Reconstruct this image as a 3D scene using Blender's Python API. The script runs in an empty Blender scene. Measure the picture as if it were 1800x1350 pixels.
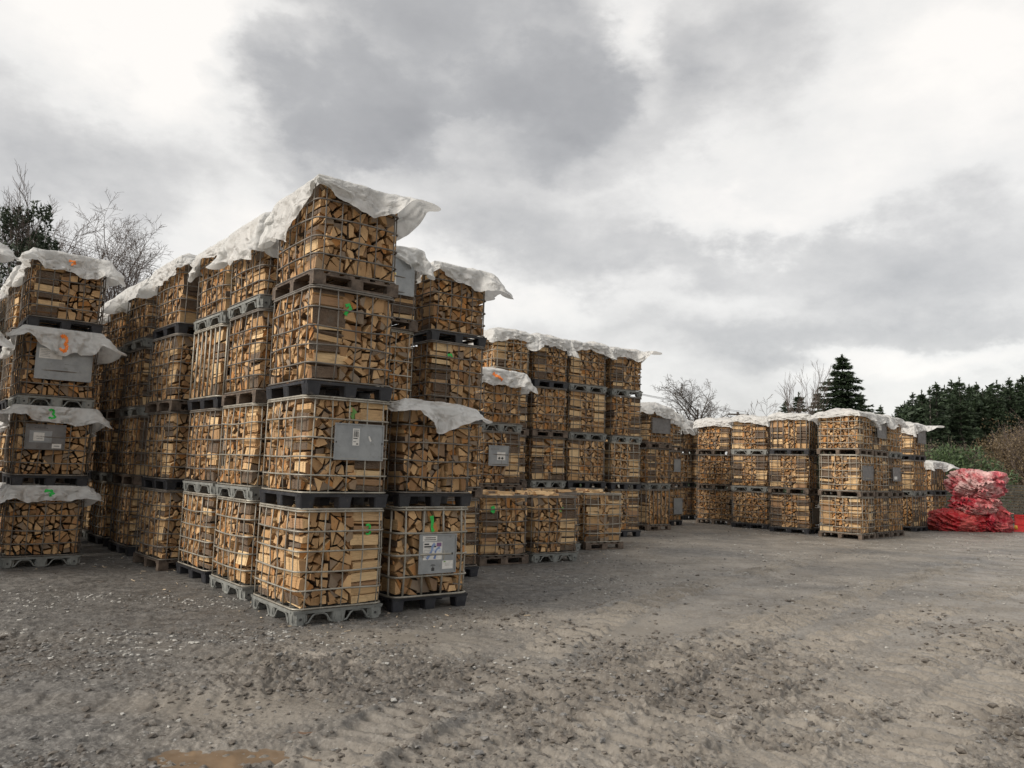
import bpy, bmesh, math, random
import numpy as np
from mathutils import Vector, Matrix, Euler

SC = bpy.context.scene
COL = SC.collection
R = math.radians
rng = random.Random(11)

# ------------------------------------------------------------------ camera, sky, sun, exposure
F_PX, PITCH, ROLL, CAM_H = 1352.0, 0.1085, 0.0307, 1.631      # in pixels of the 1800-wide photograph
cam_data = bpy.data.cameras.new('camera')
cam = bpy.data.objects.new('camera', cam_data)
COL.objects.link(cam)
SC.camera = cam
cam_data.sensor_width = 36.0
cam_data.lens = F_PX / 1800 * 36
cam_data.clip_start = 0.05
cam_data.clip_end = 3000
_F = Vector((0, math.cos(PITCH), math.sin(PITCH)))
_U0 = Vector((0, -math.sin(PITCH), math.cos(PITCH)))
_X = Vector((1, 0, 0))
_c, _s = math.cos(ROLL), math.sin(ROLL)
_R = _X * _c + _U0 * _s
_U = _U0 * _c - _X * _s
cam.matrix_world = Matrix(((_R.x, _U.x, -_F.x, 0), (_R.y, _U.y, -_F.y, 0), (_R.z, _U.z, -_F.z, CAM_H), (0, 0, 0, 1)))
CAMP = Vector((0, 0, CAM_H))


def ray(px, py):
    return (_F * F_PX + _R * (px - 900) - _U * (py - 675)).normalized()


def at(px, py, z=0.0):
    """the place on the level z that the photograph shows at this pixel"""
    d = ray(px, py)
    return CAMP + d * ((z - CAM_H) / d.z)


def at_depth(px, py, depth):
    d = ray(px, py)
    return CAMP + d * (depth / d.y)


SUN_DIR = Vector((-0.84, -0.44, 0.58)).normalized()
sun_data = bpy.data.lights.new('sun', 'SUN')
sun_data.energy = 1.5
sun_data.angle = R(28)
sun_data.color = (1.0, 0.93, 0.84)
sun = bpy.data.objects.new('sun', sun_data)
COL.objects.link(sun)
sun.rotation_euler = (-SUN_DIR).to_track_quat('-Z', 'Y').to_euler()

SC.view_settings.view_transform = 'Standard'
SC.view_settings.look = 'None'
SC.view_settings.gamma = 1
SC.view_settings.exposure = 1.25
SC.view_settings.use_curve_mapping = False

world = bpy.data.worlds.new('World')
SC.world = world
world.use_nodes = True


def build_world():
    nt = world.node_tree
    nt.nodes.clear()
    N, L = nt.nodes.new, nt.links.new

    def math_(op, a, b=None, clamp=False):
        n = N('ShaderNodeMath'); n.operation = op; n.use_clamp = clamp
        for i, v in enumerate((a, b)):
            if v is None: continue
            if isinstance(v, (int, float)): n.inputs[i].default_value = v
            else: L(v, n.inputs[i])
        return n.outputs[0]

    def vmath(op, a, b):
        n = N('ShaderNodeVectorMath'); n.operation = op
        for i, v in enumerate((a, b)):
            if hasattr(v, 'links') or hasattr(v, 'is_linked'): L(v, n.inputs[i])
            else: n.inputs[i].default_value = v
        return n
    tc = N('ShaderNodeTexCoord')
    d = tc.outputs['Generated']

    def noise(vec, scale, detail, rough=0.55, w=None):
        n = N('ShaderNodeTexNoise'); n.inputs['Scale'].default_value = scale
        n.inputs['Detail'].default_value = detail; n.inputs['Roughness'].default_value = rough
        L(vec, n.inputs['Vector'])
        return n
    # billows get flatter towards the horizon, as a cloud deck seen in perspective
    sc = vmath('MULTIPLY', d, (1.0, 1.0, 1.7)).outputs[0]
    w1 = noise(sc, 3.2, 8, 0.56)
    w2 = noise(sc, 9.0, 9, 0.6)
    o1 = vmath('MULTIPLY', vmath('SUBTRACT', w1.outputs['Color'], (0.5, 0.5, 0.5)).outputs[0], (0.24, 0.24, 0.24)).outputs[0]
    o2 = vmath('MULTIPLY', vmath('SUBTRACT', w2.outputs['Color'], (0.5, 0.5, 0.5)).outputs[0], (0.13, 0.13, 0.12)).outputs[0]
    dw = vmath('ADD', vmath('ADD', d, o1).outputs[0], o2).outputs[0]
    fb = noise(sc, 5.5, 10, 0.6)
    fb2 = noise(sc, 1.6, 4, 0.5)
    val = math_('ADD', math_('MULTIPLY', math_('SUBTRACT', fb.outputs['Fac'], 0.5), 0.50), 0.735)
    val = math_('ADD', val, math_('MULTIPLY', math_('SUBTRACT', fb2.outputs['Fac'], 0.5), 0.22))
    # cloud masses: (x, y, half-width, half-height in photo pixels, amount, softness)
    blobs = [
        (730, 110, 330, 190, -0.17, 0.22), (560, 175, 190, 140, -0.12, 0.2), (900, 60, 210, 160, -0.08, 0.4), (1010, 205, 220, 105, -0.13, 0.35), (640, 250, 200, 90, -0.06, 0.5), (820, 390, 420, 150, -0.06, 0.9), (480, 90, 60, 60, -0.08, 0.5),
        (1290, 80, 170, 120, -0.15, 0.7), (1380, 230, 110, 60, -0.07, 0.8), (1090, 420, 400, 70, -0.11, 0.8), (870, 350, 200, 60, -0.08, 0.9),
        (1640, 440, 260, 75, -0.11, 0.7), (1560, 590, 420, 50, -0.13, 0.8), (1250, 560, 300, 50, -0.05, 0.9), (80, 160, 170, 130, -0.10, 0.8), (250, 300, 220, 80, -0.09, 0.9), (80, 400, 180, 70, -0.04, 0.9),
        (330, 110, 170, 190, 0.26, 0.9), (60, 0, 260, 110, 0.20, 0.9), (1540, 190, 300, 140, 0.17, 0.9), (1270, 372, 190, 40, 0.19, 0.8), (830, 258, 110, 40, 0.14, 0.8),
        (820, 500, 170, 60, 0.17, 0.9), (1080, 535, 260, 45, 0.10, 0.9), (310, 420, 200, 70, 0.18, 0.9), (1680, 655, 200, 30, 0.16, 0.9), (1100, 60, 55, 130, 0.20, 0.8), (1740, 60, 130, 130, 0.14, 0.9),
        (1000, 620, 300, 60, 0.04, 0.9), (520, 20, 90, 60, 0.12, 0.8),
    ]
    for (bx, by, rx, ry, amt, soft) in blobs:
        c0 = ray(bx, by)
        rt = Vector((c0.y, -c0.x, 0)).normalized()
        up = rt.cross(c0).normalized()
        e = vmath('SUBTRACT', dw, tuple(c0)).outputs[0]
        a = vmath('DOT_PRODUCT', e, tuple(rt * (F_PX / rx))).outputs['Value']
        b = vmath('DOT_PRODUCT', e, tuple(up * (F_PX / ry))).outputs['Value']
        k = vmath('DOT_PRODUCT', e, tuple(c0)).outputs['Value']
        r2 = math_('ADD', math_('ADD', math_('MULTIPLY', a, a), math_('MULTIPLY', b, b)), math_('MULTIPLY', math_('MULTIPLY', k, k), 4.0))
        m = N('ShaderNodeMapRange'); m.interpolation_type = 'SMOOTHSTEP'
        L(math_('SQRT', r2), m.inputs['Value'])
        m.inputs['From Min'].default_value = 1.0 - soft
        m.inputs['From Max'].default_value = 1.0 + soft * 0.5
        m.inputs['To Min'].default_value = amt
        m.inputs['To Max'].default_value = 0.0
        val = math_('ADD', val, m.outputs[0])
    ramp = N('ShaderNodeValToRGB')
    L(val, ramp.inputs[0])
    el = ramp.color_ramp.elements
    K = 0.46
    el[0].position, el[0].color = 0.30, (0.345 * K, 0.345 * K, 0.35 * K, 1)
    el[1].position, el[1].color = 1.0, (0.96 * K, 0.925 * K, 0.88 * K, 1)
    for p, c in ((0.50, (0.445, 0.443, 0.445)), (0.66, (0.63, 0.62, 0.608)), (0.80, (0.82, 0.805, 0.78))):
        x = el.new(p); x.color = (c[0] * K, c[1] * K, c[2] * K, 1)
    sky = N('ShaderNodeTexSky'); sky.sky_type = 'NISHITA'; sky.sun_disc = False
    sky.sun_elevation = math.asin(SUN_DIR.z)
    sky.sun_rotation = math.atan2(SUN_DIR.x, SUN_DIR.y)
    bg1 = N('ShaderNodeBackground'); L(sky.outputs[0], bg1.inputs[0]); bg1.inputs[1].default_value = 0.08
    bg2 = N('ShaderNodeBackground'); L(ramp.outputs[0], bg2.inputs[0]); bg2.inputs[1].default_value = 1.0
    mx = N('ShaderNodeMixShader'); mx.inputs[0].default_value = 0.94
    L(bg1.outputs[0], mx.inputs[1]); L(bg2.outputs[0], mx.inputs[2])
    out = N('ShaderNodeOutputWorld'); L(mx.outputs[0], out.inputs[0])


build_world()


# ------------------------------------------------------------------ helpers
def tag(o, label=None, cat=None, group=None, kind=None):
    if label: o['label'] = label
    if cat: o['category'] = cat
    if group: o['group'] = group
    if kind: o['kind'] = kind
    return o


def link(name, data, parent=None, loc=None, rot=None):
    o = bpy.data.objects.new(name, data)
    COL.objects.link(o)
    if parent is not None: o.parent = parent
    if loc is not None: o.location = loc
    if rot is not None: o.rotation_euler = rot
    return o


class MB:
    """collects simple shapes into one mesh"""
    def __init__(s): s.v, s.f, s.m = [], [], []

    def add(s, vs, fs, mi=0):
        o = len(s.v)
        s.v.extend([tuple(p) for p in vs]); s.f.extend([tuple(i + o for i in f) for f in fs]); s.m.extend([mi] * len(fs))

    def box(s, x0, x1, y0, y1, z0, z1, taper=0.0, mi=0, ch=0.0):
        """box; taper narrows the bottom; ch chamfers the vertical edges"""
        def ring(x0, x1, y0, y1, z):
            if ch: return [(x0 + ch, y0, z), (x1 - ch, y0, z), (x1, y0 + ch, z), (x1, y1 - ch, z), (x1 - ch, y1, z), (x0 + ch, y1, z), (x0, y1 - ch, z), (x0, y0 + ch, z)]
            return [(x0, y0, z), (x1, y0, z), (x1, y1, z), (x0, y1, z)]
        a = ring(x0 + taper, x1 - taper, y0 + taper, y1 - taper, z0)
        b = ring(x0, x1, y0, y1, z1)
        n = len(a)
        s.add(a + b, [tuple(range(n - 1, -1, -1)), tuple(range(n, 2 * n))] + [(i, (i + 1) % n, n + (i + 1) % n, n + i) for i in range(n)], mi)

    def tube(s, pts, r, sides=6, closed=False, mi=0, cap=True, r2=None):
        pts = [Vector(p) for p in pts]
        n = len(pts); vs = []
        for i, p in enumerate(pts):
            if closed: t = (pts[(i + 1) % n] - pts[i - 1])
            else: t = pts[min(i + 1, n - 1)] - pts[max(i - 1, 0)]
            if t.length < 1e-9: t = Vector((0, 0, 1))
            t.normalize()
            up = Vector((0, 0, 1)) if abs(t.z) < 0.9 else Vector((0, 1, 0))
            a = t.cross(up).normalized(); b = a.cross(t)
            rr = r if r2 is None else r + (r2 - r) * i / (n - 1)
            for k in range(sides):
                an = 2 * math.pi * k / sides
                vs.append(p + a * (math.cos(an) * rr) + b * (math.sin(an) * rr))
        fs = []
        m = n if closed else n - 1
        for i in range(m):
            j = (i + 1) % n
            for k in range(sides):
                k2 = (k + 1) % sides
                fs.append((i * sides + k, i * sides + k2, j * sides + k2, j * sides + k))
        if not closed and cap:
            fs.append(tuple(range(sides - 1, -1, -1))); fs.append(tuple((n - 1) * sides + k for k in range(sides)))
        s.add(vs, fs, mi)

    def mesh(s, name, mats, smooth=False):
        me = bpy.data.meshes.new(name)
        me.from_pydata(s.v, [], s.f)
        for m in (mats if isinstance(mats, (list, tuple)) else [mats]): me.materials.append(m)
        me.polygons.foreach_set('material_index', s.m)
        if smooth: me.polygons.foreach_set('use_smooth', [True] * len(me.polygons))
        me.update()
        return me


def np_mesh(name, V, F, mats, midx=None, smooth=False, uv=None, col=None):
    """triangles or quads from numpy arrays"""
    V = np.asarray(V, np.float32); F = np.asarray(F, np.int32)
    me = bpy.data.meshes.new(name)
    k = F.shape[1]
    me.vertices.add(len(V)); me.vertices.foreach_set('co', V.ravel())
    me.loops.add(F.size); me.loops.foreach_set('vertex_index', F.ravel())
    me.polygons.add(len(F)); me.polygons.foreach_set('loop_start', np.arange(0, F.size, k, dtype=np.int32))
    for m in mats: me.materials.append(m)
    if midx is not None: me.polygons.foreach_set('material_index', np.asarray(midx, np.int32))
    me.polygons.foreach_set('use_smooth', np.full(len(F), bool(smooth)))
    if uv is not None:
        l = me.uv_layers.new(name='uv'); l.data.foreach_set('uv', np.asarray(uv, np.float32).ravel())
    if col is not None:
        a = me.attributes.new('tint', 'FLOAT_VECTOR', 'POINT'); a.data.foreach_set('vector', np.asarray(col, np.float32).ravel())
    me.update(calc_edges=True)
    me.validate()
    return me


def _hash(ix, iy, seed):
    h = (ix.astype(np.int64) * 374761393 + iy.astype(np.int64) * 668265263 + seed * 974711) & 0x7fffffff
    h = ((h ^ (h >> 13)) * 1274126177) & 0x7fffffff
    h = h ^ (h >> 16)
    return (h & 0xffff) / 65535.0


def vnoise(x, y, seed=0):
    ix, iy = np.floor(x), np.floor(y)
    fx, fy = x - ix, y - iy
    fx = fx * fx * fx * (fx * (fx * 6 - 15) + 10); fy = fy * fy * fy * (fy * (fy * 6 - 15) + 10)
    a, b = _hash(ix, iy, seed), _hash(ix + 1, iy, seed)
    c, d = _hash(ix, iy + 1, seed), _hash(ix + 1, iy + 1, seed)
    return (a + (b - a) * fx) * (1 - fy) + (c + (d - c) * fx) * fy - 0.5


def fbm(x, y, octs=4, seed=0, gain=0.5):
    s = 0; a = 1.0; f = 1.0
    for i in range(octs):
        s = s + a * vnoise(x * f + 17.3 * i, y * f - 9.1 * i, seed + i); a *= gain; f *= 2.03
    return s


# ------------------------------------------------------------------ materials
def new_mat(name):
    m = bpy.data.materials.new(name); m.use_nodes = True
    nt = m.node_tree; nt.nodes.clear()
    out = nt.nodes.new('ShaderNodeOutputMaterial'); b = nt.nodes.new('ShaderNodeBsdfPrincipled')
    nt.links.new(b.outputs[0], out.inputs[0])
    return m, nt, b, out


class NT:
    def __init__(s, nt): s.nt = nt; s.L = nt.links.new

    def n(s, t, **kw):
        x = s.nt.nodes.new(t)
        for k, v in kw.items(): setattr(x, k, v)
        return x

    def put(s, inp, v):
        if hasattr(v, 'is_linked'): s.L(v, inp)
        else:
            if isinstance(v, tuple) and len(v) == 3 and inp.type == 'RGBA': v = v + (1,)
            inp.default_value = v

    def noise(s, vec, scale, detail=3, rough=0.5, out='Fac', dist=0.0):
        x = s.n('ShaderNodeTexNoise')
        if vec is not None: s.put(x.inputs['Vector'], vec)
        x.inputs['Scale'].default_value = scale; x.inputs['Detail'].default_value = detail; x.inputs['Roughness'].default_value = rough
        x.inputs['Distortion'].default_value = dist
        return x.outputs[out]

    def math(s, op, a, b=0.0, clamp=False):
        x = s.n('ShaderNodeMath', operation=op, use_clamp=clamp); s.put(x.inputs[0], a); s.put(x.inputs[1], b); return x.outputs[0]

    def mix(s, f, a, b, mode='MIX'):
        x = s.n('ShaderNodeMix', data_type='RGBA', blend_type=mode); s.put(x.inputs[0], f); s.put(x.inputs[6], a); s.put(x.inputs[7], b); return x.outputs[2]

    def rng(s, v, a, b, c=0.0, d=1.0, smooth=True):
        x = s.n('ShaderNodeMapRange'); x.interpolation_type = 'SMOOTHSTEP' if smooth else 'LINEAR'
        s.put(x.inputs[0], v); x.inputs[1].default_value = a; x.inputs[2].default_value = b; x.inputs[3].default_value = c; x.inputs[4].default_value = d
        return x.outputs[0]

    def bump(s, h, strength=0.5, dist=0.01, normal=None):
        x = s.n('ShaderNodeBump'); s.put(x.inputs['Height'], h); x.inputs['Strength'].default_value = strength; x.inputs['Distance'].default_value = dist
        if normal is not None: s.L(normal, x.inputs['Normal'])
        return x.outputs[0]

    def mapping(s, vec, scale):
        x = s.n('ShaderNodeMapping'); s.L(vec, x.inputs[0]); x.inputs['Scale'].default_value = scale; return x.outputs[0]

    def attr(s, name, out='Vector'):
        return s.n('ShaderNodeAttribute', attribute_name=name).outputs[out]

    def sep(s, v):
        x = s.n('ShaderNodeSeparateXYZ'); s.L(v, x.inputs[0]); return x.outputs

    def pos(s): return s.n('ShaderNodeNewGeometry').outputs['Position']
    def obj(s): return s.n('ShaderNodeTexCoord').outputs['Object']
    def orand(s): return s.n('ShaderNodeObjectInfo').outputs['Random']


def mat_wood(kind):
    m, nt, b, _ = new_mat('wood_' + kind)
    g = NT(nt)
    uv = g.n('ShaderNodeUVMap', uv_map='uv').outputs[0]
    t = g.sep(g.attr('tint'))
    P = g.pos()
    if kind == 'end':
        base = g.mix(t[0], (0.27, 0.140, 0.060), (0.68, 0.44, 0.22))
        base = g.mix(g.rng(t[1], 0.78, 0.97), base, (0.48, 0.215, 0.062))
        base = g.mix(g.rng(t[2], 0.74, 0.95), base, (0.25, 0.19, 0.135))
        w = g.n('ShaderNodeTexWave', wave_type='RINGS', rings_direction='Z'); g.L(uv, w.inputs['Vector'])
        w.inputs['Scale'].default_value = 26; w.inputs['Distortion'].default_value = 3; w.inputs['Detail'].default_value = 3
        base = g.mix(g.math('MULTIPLY', w.outputs['Fac'], 0.30), base, g.mix(0.5, base, (0.16, 0.085, 0.04)))
        st = g.noise(P, 14, 5, 0.65)
        base = g.mix(g.rng(st, 0.52, 0.72, 0, 0.55), base, (0.20, 0.115, 0.058))
        h = g.noise(P, 90, 6, 0.7)
        b.inputs['Roughness'].default_value = 0.85
        nt.links.new(g.bump(h, 0.5, 0.006), b.inputs['Normal'])
    elif kind == 'split':
        base = g.mix(t[1], (0.46, 0.265, 0.115), (0.80, 0.575, 0.315))
        base = g.mix(g.rng(t[0], 0.8, 0.98), base, (0.36, 0.21, 0.11))
        grain = g.noise(g.mapping(uv, (6, 90, 1)), 1.0, 6, 0.65, dist=0.6)
        base = g.mix(g.rng(grain, 0.42, 0.7, 0, 0.7), base, g.mix(0.5, base, (0.20, 0.11, 0.05)))
        st = g.noise(P, 9, 4, 0.6)
        base = g.mix(g.rng(st, 0.55, 0.75, 0, 0.5), base, (0.26, 0.165, 0.09))
        b.inputs['Roughness'].default_value = 0.8
        nt.links.new(g.bump(grain, 0.8, 0.012), b.inputs['Normal'])
    else:
        base = g.mix(g.noise(P, 30, 5, 0.7), (0.055, 0.038, 0.027), (0.24, 0.165, 0.11))
        base = g.mix(g.rng(g.noise(P, 7, 3, 0.6), 0.5, 0.7, 0, 0.6), base, (0.17, 0.15, 0.12))
        h = g.noise(g.mapping(uv, (18, 60, 1)), 1.0, 6, 0.7)
        b.inputs['Roughness'].default_value = 0.95
        nt.links.new(g.bump(h, 1.0, 0.02), b.inputs['Normal'])
    nt.links.new(base, b.inputs['Base Color'])
    return m


def mat_simple(name, c1, c2, scale=8, rough=0.6, metal=0.0, bump=0.2, bscale=60, dist=0.003, vary=0.0, stain=None):
    m, nt, b, _ = new_mat(name)
    g = NT(nt)
    P = g.pos()
    base = g.mix(g.rng(g.noise(P, scale, 6, 0.65), 0.3, 0.7), c1, c2)
    if stain:
        base = g.mix(g.rng(g.noise(P, scale * 2.3, 5, 0.7), 0.56, 0.72, 0, 0.8), base, stain)
    if vary:
        hsv = g.n('ShaderNodeHueSaturation'); g.L(base, hsv.inputs['Color']); g.L(g.rng(g.orand(), 0, 1, 1 - vary, 1 + vary, False), hsv.inputs['Value']); base = hsv.outputs[0]
    nt.links.new(base, b.inputs['Base Color'])
    g.put(b.inputs['Roughness'], g.rng(g.noise(P, scale * 3, 4), 0.3, 0.7, rough - 0.12, rough + 0.12))
    b.inputs['Metallic'].default_value = metal
    if bump: nt.links.new(g.bump(g.noise(P, bscale, 5, 0.6), bump, dist), b.inputs['Normal'])
    return m


M = {}
M['end'], M['split'], M['bark'] = mat_wood('end'), mat_wood('split'), mat_wood('bark')
WOODS = [M['end'], M['split'], M['bark']]
M['cage'] = mat_simple('galvanised_tube', (0.22, 0.20, 0.165), (0.38, 0.355, 0.30), 5, 0.55, 0.35, 0.15, vary=0.12, stain=(0.11, 0.075, 0.045))
M['cage_dark'] = mat_simple('dull_tube', (0.115, 0.10, 0.085), (0.20, 0.18, 0.155), 5, 0.6, 0.3, 0.15, vary=0.15, stain=(0.10, 0.06, 0.035))
M['pal_grey'] = mat_simple('grey_composite_pallet', (0.16, 0.165, 0.155), (0.27, 0.275, 0.255), 6, 0.6, 0.1, 0.25, vary=0.1, stain=(0.10, 0.09, 0.075))
M['pal_black'] = mat_simple('black_plastic_pallet', (0.012, 0.013, 0.017), (0.030, 0.031, 0.036), 6, 0.5, 0, 0.25, vary=0.2, stain=(0.075, 0.065, 0.055))
M['pal_wood'] = mat_simple('weathered_pallet_wood', (0.055, 0.040, 0.030), (0.150, 0.112, 0.083), 12, 0.85, 0, 0.5, vary=0.2)
M['plate'] = mat_simple('galvanised_plate', (0.235, 0.245, 0.25), (0.31, 0.32, 0.32), 5, 0.5, 0.25, 0.12, 20, 0.01, vary=0.08, stain=(0.20, 0.20, 0.19))
M['plate_dark'] = mat_simple('dull_plate', (0.13, 0.125, 0.12), (0.19, 0.18, 0.175), 5, 0.6, 0.2, 0.12, 20, 0.01, stain=(0.12, 0.09, 0.07))
M['paper'] = mat_simple('label_paper', (0.56, 0.54, 0.50), (0.70, 0.68, 0.64), 20, 0.7, 0, 0.1)
M['ink'] = mat_simple('black_ink', (0.025, 0.025, 0.025), (0.05, 0.05, 0.05), 20, 0.7, 0, 0)
M['ink_grey'] = mat_simple('faded_ink', (0.16, 0.16, 0.16), (0.26, 0.26, 0.26), 20, 0.7, 0, 0)
M['yellow'] = mat_simple('yellow_label', (0.60, 0.46, 0.08), (0.70, 0.58, 0.16), 20, 0.7, 0, 0)
M['blue_ink'] = mat_simple('blue_ink', (0.09, 0.15, 0.32), (0.30, 0.38, 0.55), 40, 0.6, 0, 0)
M['green_paint'] = mat_simple('green_spray_paint', (0.01, 0.36, 0.05), (0.03, 0.55, 0.08), 30, 0.5, 0, 0)
M['green_old'] = mat_simple('old_green_paint', (0.10, 0.26, 0.05), (0.17, 0.33, 0.08), 30, 0.6, 0, 0)
M['orange_paint'] = mat_simple('orange_spray_paint', (0.85, 0.17, 0.02), (0.95, 0.30, 0.05), 18, 0.5, 0, 0)


def mat_sheet():
    m, nt, b, out = new_mat('white_plastic_sheet')
    g = NT(nt)
    P = g.pos()
    base = g.mix(g.rng(g.noise(P, 3.5, 5, 0.6), 0.35, 0.7), (0.74, 0.735, 0.71), (0.86, 0.855, 0.83))
    base = g.mix(g.rng(g.noise(P, 9, 6, 0.7), 0.58, 0.78, 0, 0.5), base, (0.45, 0.435, 0.40))
    nt.links.new(base, b.inputs['Base Color'])
    b.inputs['Roughness'].default_value = 0.42
    wv = g.n('ShaderNodeTexWave', wave_type='BANDS'); g.L(g.mix(0.35, P, g.noise(P, 2.5, 4, 0.6, out='Color')), wv.inputs['Vector']); wv.inputs['Scale'].default_value = 2.2; wv.inputs['Distortion'].default_value = 5; wv.inputs['Detail'].default_value = 2; wv.inputs['Detail Roughness'].default_value = 0.6
    vo = g.n('ShaderNodeTexVoronoi', feature='DISTANCE_TO_EDGE'); g.L(g.mix(0.30, P, g.noise(P, 1.8, 3, 0.6, out='Color')), vo.inputs['Vector']); vo.inputs['Scale'].default_value = 3.6
    cr = g.math('ADD', g.math('ADD', g.math('MULTIPLY', wv.outputs['Fac'], 0.5), g.noise(P, 5, 2, 0.5, dist=1.4)), g.rng(vo.outputs[0], 0.0, 0.16, 0.0, 0.8))
    nt.links.new(g.bump(cr, 0.9, 0.03), b.inputs['Normal'])
    tr = g.n('ShaderNodeBsdfTranslucent'); g.put(tr.inputs[0], (0.74, 0.735, 0.71))
    mx = g.n('ShaderNodeMixShader'); mx.inputs[0].default_value = 0.42
    g.L(b.outputs[0], mx.inputs[1]); g.L(tr.outputs[0], mx.inputs[2]); g.L(mx.outputs[0], out.inputs[0])
    return m


M['sheet'] = mat_sheet()

# ------------------------------------------------------------------ towers of crates: where each one stands
# key: near-bottom corner pixel (or world point), angle of the right-hand face, width a (right face), depth b (left face), tiers
TW = {}


def tower(key, corner, ang, a, b, tiers, phrase, z0=0.0, first=0, detail=0, inside=False):
    p = at(*corner) if isinstance(corner, tuple) and max(corner) > 60 else Vector((corner[0], corner[1], 0))
    th = R(ang)
    u = Vector((math.cos(th), math.sin(th), 0)); v = Vector((-math.sin(th), math.cos(th), 0))
    TW[key] = dict(p=Vector((p.x, p.y, 0)), th=th, u=u, v=v, a=a, b=b, n=tiers, phrase=phrase, z0=z0, first=first, detail=detail, inside=inside)
    return TW[key]


def corner_from_right(px, py, ang, a):
    """near corner of a tower whose right-hand bottom corner shows at this pixel"""
    q = at(px, py); th = R(ang)
    return [q.x - a * math.cos(th), q.y - a * math.sin(th)]


tower('A', (514, 1102), 38, 1.0, 1.2, 4, 'the corner tower nearest the camera', detail=2)
tower('B', (425, 1056), 39, 1.0, 1.2, 4, 'the first tower left of the corner tower', detail=2)
tower('C', (358, 1026), 40, 1.0, 1.2, 4, 'the second tower left of the corner tower', detail=2)
tower('D', (277, 1004), 41.5, 1.0, 1.2, 4, 'the third tower left of the corner tower', detail=1)
tower('E', [-6.20, 12.82], 42, 1.0, 1.2, 4, 'the fourth tower left of the corner tower', detail=1)
tower('E2', [-7.22, 14.05], 42, 1.0, 1.2, 4, 'the fifth tower left of the corner tower')
tower('E3', [-8.25, 15.30], 42, 1.0, 1.2, 4, 'the sixth tower deep in the dark aisle')
tower('F', (688, 1077), 36, 1.0, 1.2, 2, 'the low tower right of the corner tower', detail=2)
_f = TW['F']
tower('M', [-2.16, 10.02], 37, 1.0, 1.2, 4, 'the tall tower between corner tower and low tower', detail=1)
tower('N', corner_from_right(842, 1013, 36, 1.0), 36, 1.0, 1.2, 4, 'the tall tower behind the low sheeted tower', detail=1)
tower('S1', [-0.45, 12.98], 34, 1.0, 1.2, 1, 'the front row, beside the low tower', detail=1)
tower('S2', [0.46, 13.62], 33, 1.0, 1.2, 1, 'the front row, second from the low tower', detail=1)
tower('S2b', [0.66, 15.35], 32, 1.0, 1.2, 1, 'the gap behind the second front row crate')
tower('S3', [1.62, 16.05], 32, 1.0, 1.2, 1, 'the front row, farthest uncovered one', detail=1)
tower('P', [-0.56, 14.42], 35, 1.0, 1.2, 3, 'the three high tower with orange painted sheet', detail=1)
tower('Q4', [2.50, 18.95], 33, 1.0, 1.2, 4, 'the last four high tower of the middle row', z0=0.03)
tower('Q3', [1.40, 18.22], 33, 1.16, 1.2, 4, 'the third tower of the middle row', z0=0.05)
tower('Q2', [0.50, 17.62], 33, 1.0, 1.2, 4, 'the second tower of the middle row', z0=0.05)
tower('Q1', [-0.42, 16.98], 33, 1.0, 1.2, 4, 'the first tower of the middle row', z0=0.05)
tower('R1', (1138, 933), 38, 1.0, 1.2, 3, 'the low tower ending the middle row')
tower('R2', corner_from_right(1200, 923, 42, 1.0), 42, 1.0, 1.2, 3, 'the second low tower after the middle row')
tower('R3', corner_from_right(1222, 913, 42, 1.0), 42, 1.0, 1.2, 3, 'the tower in the far inner corner')
tower('V1', [7.33, 25.68], 53, 1.0, 1.2, 3, 'the far row, first from its left end', z0=-0.03)
tower('V2', [8.05, 24.12], 51, 1.0, 1.2, 3, 'the far row, second from its left end', z0=-0.03)
tower('V3', [8.77, 22.66], 50, 1.0, 1.2, 3, 'the far row, third, before the end tower', z0=-0.03)
_v4 = tower('V4', [9.62, 21.18], 44, 1.0, 1.2, 3, 'the corner tower of the far row', z0=-0.03)
for i, k in enumerate(('V5', 'V6')):
    q = _v4['p'] + _v4['u'] * (1.07 * (i + 1))
    tower(k, [q.x, q.y], 44 - i, 1.0, 1.2, 3, 'the far row side, %s from its corner' % ('second', 'third')[i], z0=-0.03)
tower('V7', corner_from_right(1632, 932, 40, 1.0), 40, 1.0, 1.2, 3, 'the far row side, last full tower', z0=-0.03)
tower('V8', corner_from_right(1668, 925, 34, 1.0), 34, 1.0, 1.2, 2, 'the far two high tower beside the red sacks', z0=-0.03)
_g = tower('G', corner_from_right(141, 993, 38.5, 1.0), 38.5, 1.0, 1.2, 4, 'the sheeted tower left of the aisle', detail=2)
q = _g['p'] + _g['v'] * 1.5
tower('G2', [q.x, q.y], 39, 1.0, 1.2, 4, 'the tower behind the left sheeted tower')
q = _g['p'] - _g['u'] * 1.62 - _g['v'] * 0.45
tower('H', [q.x, q.y], 38, 1.0, 1.2, 4, 'the tower at the left edge', detail=0)
q = _g['p'] - _g['u'] * 1.45 + _g['v'] * 3.0
tower('H2', [q.x, q.y], 38, 1.0, 1.2, 4, 'the tower behind at the left edge')

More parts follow.
